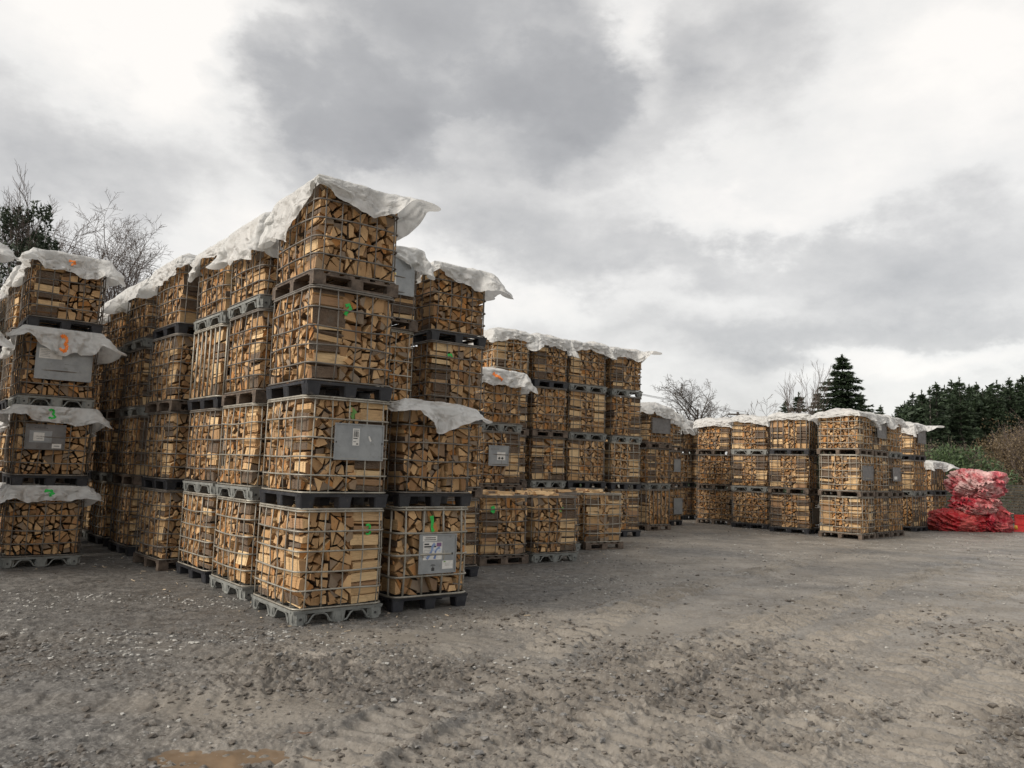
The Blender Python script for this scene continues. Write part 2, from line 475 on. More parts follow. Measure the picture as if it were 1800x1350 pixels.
for i in range(3):  # mostly unseen stacks added to block skylight from the aisle
    q = _g['p'] + _g['v'] * (3.0 + 1.5 * i)
    tower('G%d' % (i + 3), [q.x, q.y], 39, 1.0, 1.2, 4, 'added left wall shading aisle, %s behind sheeted tower' % ('second', 'third', 'fourth')[i])
tower('E4', [-9.3, 16.55], 42, 1.0, 1.2, 4, 'the added far end stack darkening the aisle')  # this stack and the next are added to keep the aisle end dark
tower('E5', [-10.45, 15.9], 42, 1.0, 1.2, 4, 'the added end wall darkening the aisle')
for i in range(4):
    q = TW['Q%d' % (i + 1)]; r_ = q['p'] + q['v'] * 1.55
    tower('K%d' % i, [r_.x, r_.y], 33, 1.0 if i != 2 else 1.16, 1.2, 4, 'mostly hidden behind %s middle row tower' % ('first', 'second', 'third', 'fourth')[i], z0=0.0)
tower('R4', [6.75, 27.5], 45, 1.0, 1.2, 3, 'the gap between middle and far rows')
r_ = TW['R1']['p'] + TW['R1']['v'] * 1.5
tower('R5', [r_.x, r_.y], 38, 1.0, 1.2, 3, 'mostly hidden behind low tower ending middle row')
PITCH_Z = 1.16


# ------------------------------------------------------------------ firewood
def clip(poly, nx, ny, d):
    """keep the part of a polygon where nx*x + ny*y <= d; edges carry a flag"""
    out = []
    n = len(poly)
    for i in range(n):
        x0, y0, f0 = poly[i]; x1, y1, _ = poly[(i + 1) % n]
        s0, s1 = nx * x0 + ny * y0 - d, nx * x1 + ny * y1 - d
        if s0 <= 0:
            out.append((x0, y0, f0 if s1 <= 0 or s0 < 0 else f0))
            if s1 > 0:
                t = s0 / (s0 - s1); out.append((x0 + (x1 - x0) * t, y0 + (y1 - y0) * t, -1))
        elif s1 <= 0:
            t = s0 / (s0 - s1); out.append((x0 + (x1 - x0) * t, y0 + (y1 - y0) * t, f0))
    return out


def area_c(poly):
    A = cx = cy = 0
    n = len(poly)
    for i in range(n):
        x0, y0 = poly[i][:2]; x1, y1 = poly[(i + 1) % n][:2]
        c = x0 * y1 - x1 * y0; A += c; cx += (x0 + x1) * c; cy += (y0 + y1) * c
    if abs(A) < 1e-9: return 0, 0, 0
    return A / 2, cx / (3 * A), cy / (3 * A)


def wedges(w, h, rg, size=0.165):
    """cross-sections of split logs packed in a w x h rectangle: round logs (Voronoi cells) cleft into wedges"""
    nx, ny = max(1, round(w / size)), max(1, round(h / (size * 0.92)))
    pts = []
    for j in range(ny):
        for i in range(nx):
            pts.append(((i + 0.5 + (0.25 if j % 2 else -0.25) + rg.uniform(-0.33, 0.33)) * w / nx, (j + 0.5 + rg.uniform(-0.33, 0.33)) * h / ny))
    res = []
    for k, (px, py) in enumerate(pts):
        poly = [(0, 0, 1), (w, 0, 1), (w, h, 1), (0, h, 1)]
        for l, (qx, qy) in enumerate(pts):
            if l == k or abs(qx - px) > 0.5 or abs(qy - py) > 0.5: continue
            dx, dy = qx - px, qy - py
            poly = [(x, y, 1) for x, y, _ in clip(poly, dx, dy, (dx * (px + qx) + dy * (py + qy)) / 2)]
            if len(poly) < 3: break
        if len(poly) < 3: continue
        A, cx, cy = area_c(poly)
        parts = [poly]
        cuts = 2 if A > 0.019 else (1 if A > 0.008 else 0)
        if rg.random() < 0.18: cuts = max(0, cuts - 1)
        a0 = rg.uniform(0, math.pi)
        for c in range(cuts):
            an = a0 + c * math.pi / 2 + rg.uniform(-0.35, 0.35)
            ox, oy = cx + rg.uniform(-0.018, 0.018), cy + rg.uniform(-0.018, 0.018)
            nx_, ny_ = math.cos(an), math.sin(an); d = nx_ * ox + ny_ * oy
            new = []
            for p in parts:
                for sgn in (1, -1):
                    q = clip(p, sgn * nx_, sgn * ny_, sgn * d)
                    if len(q) >= 3: new.append([(x, y, 0 if f == -1 else f) for x, y, f in q])
            parts = new
        for p in parts:
            A, cx, cy = area_c(p)
            if A < 0.0010: continue
            sc = 1 - rg.uniform(0.009, 0.030) / math.sqrt(A)
            # drop corners that are too close together
            q = []
            for (x, y, f) in p:
                if not q or math.hypot(x - q[-1][0], y - q[-1][1]) > 0.012: q.append((x, y, f))
            if len(q) < 3: continue
            rot = rg.gauss(0, 0.10); cr, sr = math.cos(rot), math.sin(rot)
            res.append((cx, cy, A, [((x - cx) * sc * cr - (y - cy) * sc * sr, (x - cx) * sc * sr + (y - cy) * sc * cr, f) for x, y, f in q]))
    return res


NOBARK = set()


class Fill:
    """every log of one crate as numpy arrays"""
    def __init__(s): s.V, s.F, s.M, s.UV, s.T, s.logs = [], [], [], [], [], []

    def log(s, poly, c, axis, L, rg, face, block):
        n = len(poly)
        t = (rg.random(), rg.random(), rg.random())
        base = len(s.V)
        yaw, pit = rg.gauss(0, 0.035), rg.gauss(0, 0.035)
        ends = (-L / 2 + rg.uniform(-0.03, 0.02), L / 2 + rg.uniform(-0.03, 0.02))
        ox, oy = rg.uniform(-0.3, 0.3), rg.uniform(-0.3, 0.3)
        tp = rg.uniform(0.92, 1.0)
        for e, l in enumerate(ends):
            k = tp if e else 1.0
            for (x, y, f) in poly:
                ll = l + rg.uniform(-0.008, 0.008)
                p = (x * k + ll * yaw, y * k + ll * pit)
                if axis == 'y': v = (c[0] + p[0], c[1] + ll, c[2] + p[1])
                else: v = (c[0] + ll, c[1] + p[0], c[2] + p[1])
                s.V.append(v); s.T.append(t)
        f0 = len(s.F)
        # ends (fan) and sides
        for e in (0, 1):
            b = base + e * n
            for i in range(1, n - 1):
                tri = (b, b + i, b + i + 1)
                uvt = tuple((poly[j][0] + ox, poly[j][1] + oy) for j in (0, i, i + 1))
                flip = (e == 1) if axis == 'y' else (e == 0)
                if flip: tri = tri[::-1]; uvt = uvt[::-1]
                s.F.append(tri); s.M.append(0); s.UV.extend(uvt)
        bark = rg.random() < 0.42 and block not in NOBARK
        per = 0
        for i in range(n):
            j = (i + 1) % n
            w = math.hypot(poly[j][0] - poly[i][0], poly[j][1] - poly[i][1])
            mi = 2 if (poly[i][2] == 1 and bark) else 1
            a, b2, c2, d = base + i, base + j, base + n + j, base + n + i
            U = [(ends[0] + ox, per + oy), (ends[0] + ox, per + w + oy), (ends[1] + ox, per + w + oy), (ends[1] + ox, per + oy)]
            if axis == 'y':
                s.F.append((a, d, c2)); s.UV.extend((U[0], U[3], U[2])); s.F.append((a, c2, b2)); s.UV.extend((U[0], U[2], U[1]))
            else:
                s.F.append((a, b2, c2)); s.UV.extend((U[0], U[1], U[2])); s.F.append((a, c2, d)); s.UV.extend((U[0], U[2], U[3]))
            s.M += [mi, mi]; per += w
        s.logs.append(dict(v=(base, len(s.V)), f=(f0, len(s.F)), c=c, axis=axis, L=L, area=sum(1 for _ in ()) or None, face=face, block=block, n=n, bark=bark))

    def done(s):
        s.V = np.array(s.V, np.float32); s.F = np.array(s.F, np.int32); s.M = np.array(s.M, np.int32)
        s.UV = np.array(s.UV, np.float32).reshape(len(s.F), 3, 2); s.T = np.array(s.T, np.float32)
        return s


def make_fill(a, b, seed, axes=None, top=1.135):
    rg = random.Random(seed)
    fl = Fill()
    L = 0.33
    x0, x1, y0, y1 = -a / 2 + 0.045, a / 2 - 0.045, -b / 2 + 0.045, b / 2 - 0.045
    z0 = 0.168
    ax = dict(FL='y', FR='x', BL='x', BR='y')
    if axes is None:
        for k in ax: ax[k] = rg.choice('xy')
    else: ax.update(axes)
    blocks = [('FL', x0, x0 + L, y0, y0 + L, ax['FL']), ('FR', x1 - L, x1, y0, y0 + L, ax['FR']), ('BL', x0, x0 + L, y1 - L, y1, ax['BL']), ('BR', x1 - L, x1, y1 - L, y1, ax['BR']),
              ('F', x0 + L, x1 - L, y0, y0 + L, ax.get('F', 'y')), ('B', x0 + L, x1 - L, y1 - L, y1, 'y'), ('L', x0, x0 + L, y0 + L, y1 - L, ax.get('L', 'x')), ('R', x1 - L, x1, y0 + L, y1 - L, 'x'),
              ('core', x0 + L, x1 - L, y0 + L, y1 - L, 'y')]
    for (name, bx0, bx1, by0, by1, axis) in blocks:
        w, Lb = (bx1 - bx0, by1 - by0) if axis == 'y' else (by1 - by0, bx1 - bx0)
        size = 0.165 if name != 'core' else 0.26
        for (cx, cy, A, poly) in wedges(w, top - z0, rg, size * rg.uniform(0.92, 1.1)):
            if axis == 'y':
                c = (bx0 + cx, (by0 + by1) / 2, z0 + cy)
                if name in ('F', 'FL', 'FR'): c = (c[0], c[1] + rg.choice((0, rg.uniform(0, 0.03), rg.uniform(-0.015, 0.075))), c[2])
            else:
                c = ((bx0 + bx1) / 2, by0 + cx, z0 + cy)
                if name in ('L', 'FL', 'BL'): c = (c[0] + rg.choice((0, rg.uniform(0, 0.03), rg.uniform(-0.015, 0.075))), c[1], c[2])
            fl.log(poly, c, axis, Lb, rg, name, name)
            fl.logs[-1]['area'] = A
    return fl.done()


FILL_VARIANTS = [make_fill(1.0, 1.2, 100 + i, dict(FL=('x', 'y', 'x', 'y', 'x', 'y', 'x', 'y')[i], FR=('y', 'x', 'x', 'y', 'x', 'y', 'y', 'x')[i])) for i in range(8)]
FILL_WIDE = [make_fill(1.16, 1.2, 140 + i) for i in range(2)]
stuff_parts = []          # (V, F, M, UV, T) of all logs that are past the limit of 300


def world_of(mtx, V):
    Mx = np.array(mtx)
    return V @ Mx[:3, :3].T.astype(np.float32) + Mx[:3, 3].astype(np.float32)


def log_mesh(fl, lg):
    (v0, v1), (f0, f1) = lg['v'], lg['f']
    c = np.array(lg['c'], np.float32)
    return np_mesh('split_log', fl.V[v0:v1] - c, fl.F[f0:f1] - v0, WOODS, fl.M[f0:f1], uv=fl.UV[f0:f1], col=fl.T[v0:v1])


# ------------------------------------------------------------------ cages and pallets (shared meshes)
def ring_pts(a, b, z, r=0.09, bulge=0.0, sag=0.0, rg=None, inset=0.0):
    hx, hy = a / 2 - inset, b / 2 - inset
    pts = []
    ns = 5
    for (cx, cy, a0) in ((hx - r, hy - r, 0), (-hx + r, hy - r, 90), (-hx + r, -hy + r, 180), (hx - r, -hy + r, 270)):
        for k in range(4):
            an = R(a0 + 30 * k)
            pts.append((cx + r * math.cos(an), cy + r * math.sin(an), z))
        # straight run to the next corner, slightly bowed outwards
        nxt = {0: (-hx + r, hy), 90: (-hx, -hy + r), 180: (hx - r, -hy), 270: (hx, hy - r)}[a0]
        p = pts[-1]
        for k in range(1, ns):
            t = k / ns
            x, y = p[0] + (nxt[0] - p[0]) * t, p[1] + (nxt[1] - p[1]) * t
            o = bulge * math.sin(math.pi * t)
            n = {0: (0, 1), 90: (-1, 0), 180: (0, -1), 270: (1, 0)}[a0]
            pts.append((x + n[0] * o, y + n[1] * o, z + sag * math.sin(math.pi * t)))
    return pts


CAGE = {}


def cage_meshes(kind, a, b):
    """-> list of (name, mesh) for the bars of one cage, made once per kind"""
    key = (kind, a, b)
    if key in CAGE: return CAGE[key]
    rg = random.Random(hash(kind) % 97 + int(a * 100)) if False else random.Random(sum(map(ord, kind)) + int(a * 100))
    mat = M['cage_dark'] if 'dark' in kind else M['cage']
    if kind.endswith('tube'): zs, rr, sp, vr = [0.155, 1.12], 0.014, 0.17, 0.014
    elif kind.endswith('wide'): zs, rr, sp, vr = [0.155, 0.37, 0.61, 0.86, 1.12], 0.013, 0.25, 0.0135
    else: zs, rr, sp, vr = [0.158, 0.335, 0.525, 0.725, 0.925, 1.125], 0.0098, 0.2, 0.0080
    out = []
    bul = []
    for i, z in enumerate(zs):
        inner = 0 < i < len(zs) - 1
        bg = rg.uniform(0.004, 0.034) if inner else 0.002
        bul.append(bg)
        mb = MB(); mb.tube(ring_pts(a, b, z, 0.09, bg, rg.uniform(-0.022, 0.010) if inner else 0, inset=0.006), rr, 6, True)
        out.append(('horizontal_bar', mb.mesh('horizontal_bar', mat, True)))
    mb = MB(); mb.tube(ring_pts(a, b, 1.148, 0.09, 0.0, inset=0.012), 0.0125, 6, True)
    out.append(('top_rail', mb.mesh('top_rail', mat, True)))
    for side in range(4):
        Ls = a if side in (0, 2) else b
        n = max(3, round((Ls - 0.04) / sp))
        for k in range(n):
            t = -Ls / 2 + (k + 0.5) * Ls / n + rg.uniform(-0.012, 0.012)
            bend = rg.gauss(0, 0.011)
            pts = []
            for i, z in enumerate(zs):
                q = (bul[i] * math.sin(math.pi * (t / Ls + 0.5))) * 0.9 - 0.012 + 0.006
                off = (b if side in (0, 2) else a) / 2 + q - 0.006
                tt = t + bend * math.sin(math.pi * i / (len(zs) - 1))
                pts.append({0: (tt, -off, z), 1: (off, tt, z), 2: (tt, off, z), 3: (-off, tt, z)}[side])
            pts[0] = (pts[0][0], pts[0][1], 0.145); pts[-1] = (pts[-1][0], pts[-1][1], 1.145)
            mb = MB(); mb.tube(pts, vr, 6)
            out.append(('vertical_bar', mb.mesh('vertical_bar', mat, True)))
    CAGE[key] = out
    return out


def merged(name, meshes, mats):
    V, Fc, mi = [], [], []
    for me in meshes:
        o = len(V); V += [tuple(v.co) for v in me.vertices]
        for p in me.polygons: Fc.append(tuple(i + o for i in p.vertices)); mi.append(p.material_index)
    m = bpy.data.meshes.new(name); m.from_pydata(V, [], Fc)
    for x in mats: m.materials.append(x)
    m.polygons.foreach_set('material_index', mi); m.polygons.foreach_set('use_smooth', [True] * len(Fc)); m.update()
    return m


WHOLE = {}


def cage_whole(kind, a, b):
    key = (kind, a, b)
    if key not in WHOLE:
        ms = cage_meshes(kind, a, b)
        WHOLE[key] = merged('cage', [m for _, m in ms], [M['cage_dark'] if 'dark' in kind else M['cage']])
    return WHOLE[key]


PAL = {}


def pallet_meshes(kind, a, b):
    """-> (deck mesh, [(name, mesh)...])"""
    key = (kind, a, b)
    if key in PAL: return PAL[key]
    sub = []
    hx, hy = a / 2, b / 2
    if kind == 'wood':
        mat = M['pal_wood']
        d = MB()
        for y0 in (-hy, -0.07, hy - 0.14): d.box(-hx, hx, y0, y0 + 0.14, 0.105, 0.124)
        n = 6
        for i in range(n):
            x = -hx + (a - 0.11) * i / (n - 1)
            bm_ = MB(); bm_.box(x, x + 0.11, -hy, hy, 0.1245, 0.146); sub.append(('pallet_board', bm_.mesh('pallet_board', mat)))
        for y0 in (-hy, -0.05, hy - 0.1):
            bm_ = MB(); bm_.box(-hx, hx, y0, y0 + 0.1, 0.0, 0.018); sub.append(('pallet_board', bm_.mesh('pallet_board', mat)))
            for x0 in (-hx, -0.07, hx - 0.14):
                bm_ = MB(); bm_.box(x0, x0 + 0.14, y0, y0 + 0.1, 0.0185, 0.1045); sub.append(('pallet_block', bm_.mesh('pallet_block', mat)))
        deck = d.mesh('pallet', mat)
    else:
        mat = M['pal_grey'] if kind == 'grey' else M['pal_black']
        d = MB()
        w = 0.07
        d.box(-hx, hx, -hy, -hy + w, 0.112, 0.143, 0.006, ch=0.0); d.box(-hx, hx, hy - w, hy, 0.112, 0.143, 0.006)
        d.box(-hx, -hx + w, -hy + w + 0.001, hy - w - 0.001, 0.112, 0.143, 0.0); d.box(hx - w, hx, -hy + w + 0.001, hy - w - 0.001, 0.112, 0.143, 0.0)
        d.box(-0.05, 0.05, -hy + w + 0.001, hy - w - 0.001, 0.108, 0.139)
        for yy in (-0.3, 0.0, 0.3): d.box(-hx + w + 0.001, hx - w - 0.001, yy - 0.05, yy + 0.05, 0.121, 0.1405)
        if kind == 'grey':   # steel skid tubes bent between the feet
            for sgn, (h1, h2, ax) in ((-1, (hx, hy, 0)), (1, (hx, hy, 0)), (-1, (hy, hx, 1)), (1, (hy, hx, 1))):
                for s0, s1 in ((-h1 + 0.17, -0.09), (0.09, h1 - 0.17)):
                    pts = [(s0 - 0.03, 0.014), (s0, 0.02), (s0 + 0.045, 0.085), (s0 + 0.075, 0.103), (s1 - 0.075, 0.103), (s1 - 0.045, 0.085), (s1, 0.02), (s1 + 0.03, 0.014)]
                    o = sgn * (h2 - 0.02)
                    d.tube([(p, o, z) if ax == 0 else (o, p, z) for p, z in pts], 0.010, 5)
        deck = d.mesh('pallet', mat)
        xs = [(-hx + 0.003, -hx + 0.163), (-0.075, 0.075), (hx - 0.163, hx - 0.003)]
        ys = [(-hy + 0.003, -hy + 0.163), (-0.075, 0.075), (hy - 0.163, hy - 0.003)]
        for i, (a0, a1) in enumerate(xs):
            for j, (b0, b1) in enumerate(ys):
                f = MB()
                f.box(a0, a1, b0, b1, 0.0, 0.1118, 0.012, ch=0.035 if kind == 'grey' and i != 1 and j != 1 else 0.012)
                # ribs and the round eye that the photo shows on corner feet
                if kind == 'grey':
                    for q in (0.25, 0.75):
                        xx = a0 + (a1 - a0) * q; yy = b0 + (b1 - b0) * q
                        f.box(xx - 0.006, xx + 0.006, b0 - 0.002, b1 + 0.002, 0.03, 0.105)
                        f.box(a0 - 0.002, a1 + 0.002, yy - 0.006, yy + 0.006, 0.03, 0.105)
                    if i != 1 and j != 1:
                        f.tube([((a0 + a1) / 2, b0 - 0.001, 0.06), ((a0 + a1) / 2, b1 + 0.001, 0.06)], 0.014, 8, mi=1)
                sub.append(('pallet_foot', f.mesh('pallet_foot', [mat, M['ink']])))
    PAL[key] = (deck, sub)
    return PAL[key]


WPAL = {}


def pallet_whole(kind, a, b):
    key = (kind, a, b)
    if key not in WPAL:
        d, sub = pallet_meshes(kind, a, b)
        mb = merged('pallet', [d] + [m for _, m in sub], [{'grey': M['pal_grey'], 'black': M['pal_black'], 'wood': M['pal_wood']}[kind], M['ink']])
        mb.polygons.foreach_set('use_smooth', [False] * len(mb.polygons))
        WPAL[key] = mb
    return WPAL[key]


# ------------------------------------------------------------------ what each crate looks like
# (pallet, cage); default by tower
LOOK = {
    ('A', 0): ('grey', 'bright'), ('A', 1): ('black', 'bright'), ('A', 2): ('black', 'dark'), ('A', 3): ('wood', 'dark'),
    ('B', 0): ('grey', 'bright'), ('B', 1): ('grey', 'bright'), ('B', 2): ('wood', 'dark'), ('B', 3): ('grey', 'dark'),
    ('C', 0): ('black', 'bright'), ('C', 1): ('grey', 'dark'), ('C', 2): ('black', 'tube'), ('C', 3): ('grey', 'dark'),
    ('D', 0): ('wood', 'dark'), ('D', 1): ('black', 'dark'), ('D', 2): ('wood', 'dark'), ('D', 3): ('black', 'dark'),
    ('F', 0): ('black', 'wide'), ('F', 1): ('black', 'dark'),
    ('G', 0): ('grey', 'dark'), ('G', 1): ('black', 'dark'), ('G', 2): ('grey', 'dark'), ('G', 3): ('black', 'dark'),
    ('N', 3): ('black', 'dark'), ('N', 2): ('black', 'dark'), ('P', 2): ('grey', 'dark'), ('P', 1): ('wood', 'dark'),
    ('Q3', 2): ('grey', 'dark'), ('Q3', 3): ('grey', 'dark'), ('Q4', 2): ('grey', 'dark'), ('Q4', 3): ('grey', 'dark'), ('Q3', 1): ('black', 'dark'), ('Q2', 1): ('grey', 'dark'),
    ('R1', 0): ('wood', 'darktube'), ('V3', 2): ('black', 'darktube'), ('V8', 1): ('black', 'darktube'), ('V7', 0): ('black', 'darktube'),
    ('V4', 0): ('wood', 'bright'), ('V4', 1): ('wood', 'bright'), ('V4', 2): ('wood', 'bright'), ('V1', 2): ('wood', 'dark'),
    ('S3', 0): ('wood', 'bright'), ('S2', 0): ('grey', 'dark'), ('S1', 0): ('wood', 'dark'), ('E', 0): ('black', 'dark'),
}
AXES = {
    ('A', 0): dict(FL='y', FR='x', BL='y', L='x'), ('A', 1): dict(FL='y', FR='x', BL='x', L='x'), ('A', 2): dict(FL='x', FR='y', BL='x', L='x'), ('A', 3): dict(FL='y', FR='y', BL='x', L='x'),
    ('B', 0): dict(FL='y', FR='y', BL='x', L='x'), ('B', 1): dict(FL='y', FR='x', BL='x', L='x'), ('B', 2): dict(FL='y', FR='x', BL='x'), ('B', 3): dict(FL='y', FR='x', BL='x'),
    ('C', 0): dict(FL='y', FR='y', BL='x'), ('C', 1): dict(FL='y', FR='y', BL='x'), ('C', 2): dict(FL='y', FR='y', BL='x'), ('F', 0): dict(FL='y', FR='y', BL='x'), ('F', 1): dict(FL='y', FR='y', BL='x'),
    ('G', 0): dict(FL='y', FR='y', BL='x'), ('G', 1): dict(FL='y', FR='y', BL='x'), ('G', 2): dict(FL='y', FR='y', BL='x'), ('G', 3): dict(FL='x', FR='y', BL='x'),
    ('N', 2): dict(FL='x', FR='y'), ('N', 3): dict(FL='y', FR='y'),
    ('V4', 0): dict(FL='y', BL='y', FR='x', L='x'), ('V4', 1): dict(FL='y', BL='y', FR='y', L='x'), ('V4', 2): dict(FL='x', BL='x', FR='y', L='x'), ('V3', 0): dict(FL='y', BL='y'), ('V3', 1): dict(FL='y', BL='y'), ('V3', 2): dict(FL='y', BL='y'),
    ('V2', 0): dict(FL='x', BL='x'), ('V2', 1): dict(FL='y', BL='y'), ('V2', 2): dict(FL='y', BL='y'), ('V1', 0): dict(FL='x', BL='x'), ('V1', 1): dict(FL='x', BL='x'), ('V1', 2): dict(FL='y', BL='x'),
    ('Q1', 3): dict(FL='x', FR='y'), ('Q2', 3): dict(FL='x', FR='y'), ('Q3', 3): dict(FL='x', FR='x'), ('Q4', 3): dict(FL='x', FR='y'), ('S3', 0): dict(FL='x', FR='x'), ('S1', 0): dict(FL='x', FR='y'), ('R1', 1): dict(FL='x', FR='y'),
}
# towers whose front-left corner block must show long sides towards the camera
TIER = ['bottom', 'second', 'third', 'top']
PALWORD = {'grey': 'grey pallet', 'black': 'black pallet', 'wood': 'wooden pallet'}
crates = {}
cands = []
GR_CRATE = 'wire cage crates packed with firewood'


def tier_word(T, i):
    n = T['n']
    if n == 1: return 'single'
    if i == n - 1: return 'top'
    return TIER[i]


for key, T in TW.items():
    for i in range(T['n']):
        rg = random.Random(sum(map(ord, key)) * 13 + i * 7)
        if (key, i) in LOOK: pk, ck = LOOK[(key, i)]
        else: pk, ck = rg.choice(('black', 'wood', 'wood', 'grey')), rg.choice(('dark', 'dark', 'bright', 'dark'))
        jx, jy, jr = (rg.uniform(-0.02, 0.02), rg.uniform(-0.02, 0.02), R(rg.uniform(-0.9, 0.9)))
        if i == 0: jx = jy = 0; jr *= 0.6
        if (key, i) == ('A', 3): jx, jy, jr = 0.015, 0.0, R(-1.0)
        if (key, i) == ('A', 1): jr = R(-0.6)
        if (key, i) == ('G', 3): jx = 0.03
        a, b = T['a'], T['b']
        c = T['p'] + T['u'] * (a / 2 + jx) + T['v'] * (b / 2 + jy)
        z = T['z0'] + PITCH_Z * i
        a_, b_ = a - 0.012, b - 0.012
        what = {'tube': 'upright-barred', 'darktube': 'upright-barred', 'wide': 'thick-barred'}.get(ck, 'wire')
        e = link('firewood_crate', None, None, (c.x, c.y, z), (0, 0, T['th'] + jr))
        e.empty_display_size = 0.2
        lab = '%s %s crate on %s, %s' % (tier_word(T, i), what, PALWORD[pk], T['phrase'].replace('the ', '', 1) if T['phrase'].startswith('the ') else T['phrase'])
        tag(e, lab, 'crate', GR_CRATE)
        crates[(key, i)] = e
        det = T['detail']
        if det:
            for nm, me in cage_meshes('%d%s' % ((i + len(key) + ord(key[0])) % 3, ck), a, b): link(nm, me, e)
            deck, sub = pallet_meshes(pk, a, b)
            pe = link('pallet', deck, e)
            for nm, me in sub:
                if det == 2 or nm != 'pallet_board': link(nm, me, pe)
                else: link(nm, me, pe)
        else:
            link('cage', cage_whole(ck, a, b), e)
            link('pallet', pallet_whole(pk, a, b), e)
        # firewood
        mtx = Matrix.Translation((c.x, c.y, z)) @ Matrix.Rotation(T['th'] + jr, 4, 'Z')
        NOBARK.clear()
        if (key, i) == ('A', 0): NOBARK.add('FR')
        if det == 2: fl = make_fill(a, b, 500 + len(crates), AXES.get((key, i)))
        elif a > 1.1: fl = FILL_WIDE[i % 2]
        else:
            fl = FILL_VARIANTS[rg.randrange(8)] if (key, i) not in AXES else make_fill(a, b, 500 + len(crates), AXES[(key, i)])
        single = set()
        cands.append((key, i, fl, mtx, c, det))

# ---- pick the 300 logs that show largest
GROUND_HIDE = {('B', 'front'), ('C', 'front'), ('D', 'front'), ('E', 'front'), ('F', 'left'), ('N', 'left'), ('M', 'left'), ('H', 'left')}
ranked = []
for ci, (key, i, fl, mtx, c, det) in enumerate(cands):
    if det != 2: continue
    T = TW[key]
    for li, lg in enumerate(fl.logs):
        for face in ('front', 'left'):
            if (key, face) in GROUND_HIDE: continue
            if face == 'front' and lg['block'] not in ('F', 'FL', 'FR'): continue
            if face == 'left' and lg['block'] not in ('L', 'FL', 'BL'): continue
            endon = (face == 'front') == (lg['axis'] == 'y')
            if not endon:
                # outermost row only
                d = (lg['c'][1] + T['b'] / 2) if face == 'front' else (lg['c'][0] + T['a'] / 2)
                if d > 0.13: continue
            P = mtx @ Vector(lg['c'])
            n = -T['v'] if face == 'front' else -T['u']
            vd = (CAMP - P); cos = max(0, vd.normalized().dot(n))
            ar = lg['area'] if endon else 0.33 * math.sqrt(lg['area'])
            ranked.append((ar * cos / vd.length_squared, ci, li, face, endon))
best = {}
for s_, ci, li, face, endon in ranked:
    if (ci, li) not in best or best[(ci, li)][0] < s_: best[(ci, li)] = (s_, face, endon)
chosen = dict(sorted(best.items(), key=lambda kv: -kv[1][0])[:300])
TSHORT = {'A': 'corner tower', 'B': 'next tower left', 'C': 'third tower along', 'F': 'low tower', 'G': 'left sheeted tower'}
log_objs = {}
for ci, (key, i, fl, mtx, c, det) in enumerate(cands):
    single = [li for (cj, li) in chosen if cj == ci]
    for li in single:
        lg = fl.logs[li]
        _, face, endon = chosen[(ci, li)]
        o = link('split_log', log_mesh(fl, lg))
        o.matrix_world = mtx @ Matrix.Translation(lg['c'])
        lvl = ('low', 'halfway up', 'high')[min(2, int((lg['c'][2] - 0.16) / 0.33))]
        hx = (lg['c'][0] / TW[key]['a'] if face == 'front' else -lg['c'][1] / TW[key]['b']) + 0.5
        lvl += ' at ' + ('left', 'centre', 'right')[min(2, max(0, int(hx * 3)))]
        shape = ('triangular' if lg['n'] == 3 else 'four sided' if lg['n'] == 4 else 'rounded') + ' log end' if endon else ('bark covered' if lg['bark'] else 'pale') + ' lengthwise log'
        tag(o, '%s, %s of %s face, %s crate, %s' % (shape, lvl, 'right' if face == 'front' else 'left', tier_word(TW[key], i), TSHORT[key]), 'log', 'split logs packed in the near crates')
        log_objs[(key, i, li)] = (o, lg, face, endon, mtx)
    keepf = np.ones(len(fl.F), bool)
    for li in single: keepf[fl.logs[li]['f'][0]:fl.logs[li]['f'][1]] = False
    stuff_parts.append((world_of(mtx, fl.V), fl.F[keepf], fl.M[keepf], fl.UV[keepf], fl.T))

# loose pieces lying on the uncovered crates
for key in ('S1', 'S2', 'S2b', 'S3'):
    T = TW[key]
    rg = random.Random(len(key) * 31 + ord(key[1]))
    fl = Fill()
    for k in range(26):
        ax = rg.choice('xy'); A = rg.uniform(0.04, 0.065)
        poly = [(-A, -0.022, 0), (A, -0.03, 0), (A * rg.uniform(0.1, 0.7), 0.03, 1), (-A * rg.uniform(0.2, 0.8), 0.028, 1)]
        m = 0.2
        fl.log(poly, (rg.uniform(-T['a'] / 2 + m, T['a'] / 2 - m), rg.uniform(-T['b'] / 2 + m, T['b'] / 2 - m), 1.145 + rg.choice((0, 0, 0.045))), ax, 0.33, rg, 'top', 'top')
    fl.done()
    c = T['p'] + T['u'] * T['a'] / 2 + T['v'] * T['b'] / 2
    stuff_parts.append((world_of(Matrix.Translation((c.x, c.y, T['z0'])) @ Matrix.Rotation(T['th'], 4, 'Z'), fl.V), fl.F, fl.M, fl.UV, fl.T))

off = 0; Fs = []
for (V, F_, m_, uv_, t_) in stuff_parts: Fs.append(F_ + off); off += len(V)
fw = link('firewood', np_mesh('firewood', np.concatenate([p[0] for p in stuff_parts]), np.concatenate(Fs), WOODS, np.concatenate([p[2] for p in stuff_parts]),
                              uv=np.concatenate([p[3] for p in stuff_parts]), col=np.concatenate([p[4] for p in stuff_parts])))
tag(fw, 'split logs filling all the wire crates of the yard', 'firewood', kind='stuff')


# ------------------------------------------------------------------ label plates, stickers, paint
class Plane2:
    """flat print on a face of a crate: x to the right, y up, n outwards"""
    def __init__(s, origin, x, y): s.o, s.x, s.y = Vector(origin), Vector(x), Vector(y); s.n = s.x.cross(s.y)

    def p(s, a, b, h=0.0): return s.o + s.x * a + s.y * b + s.n * h


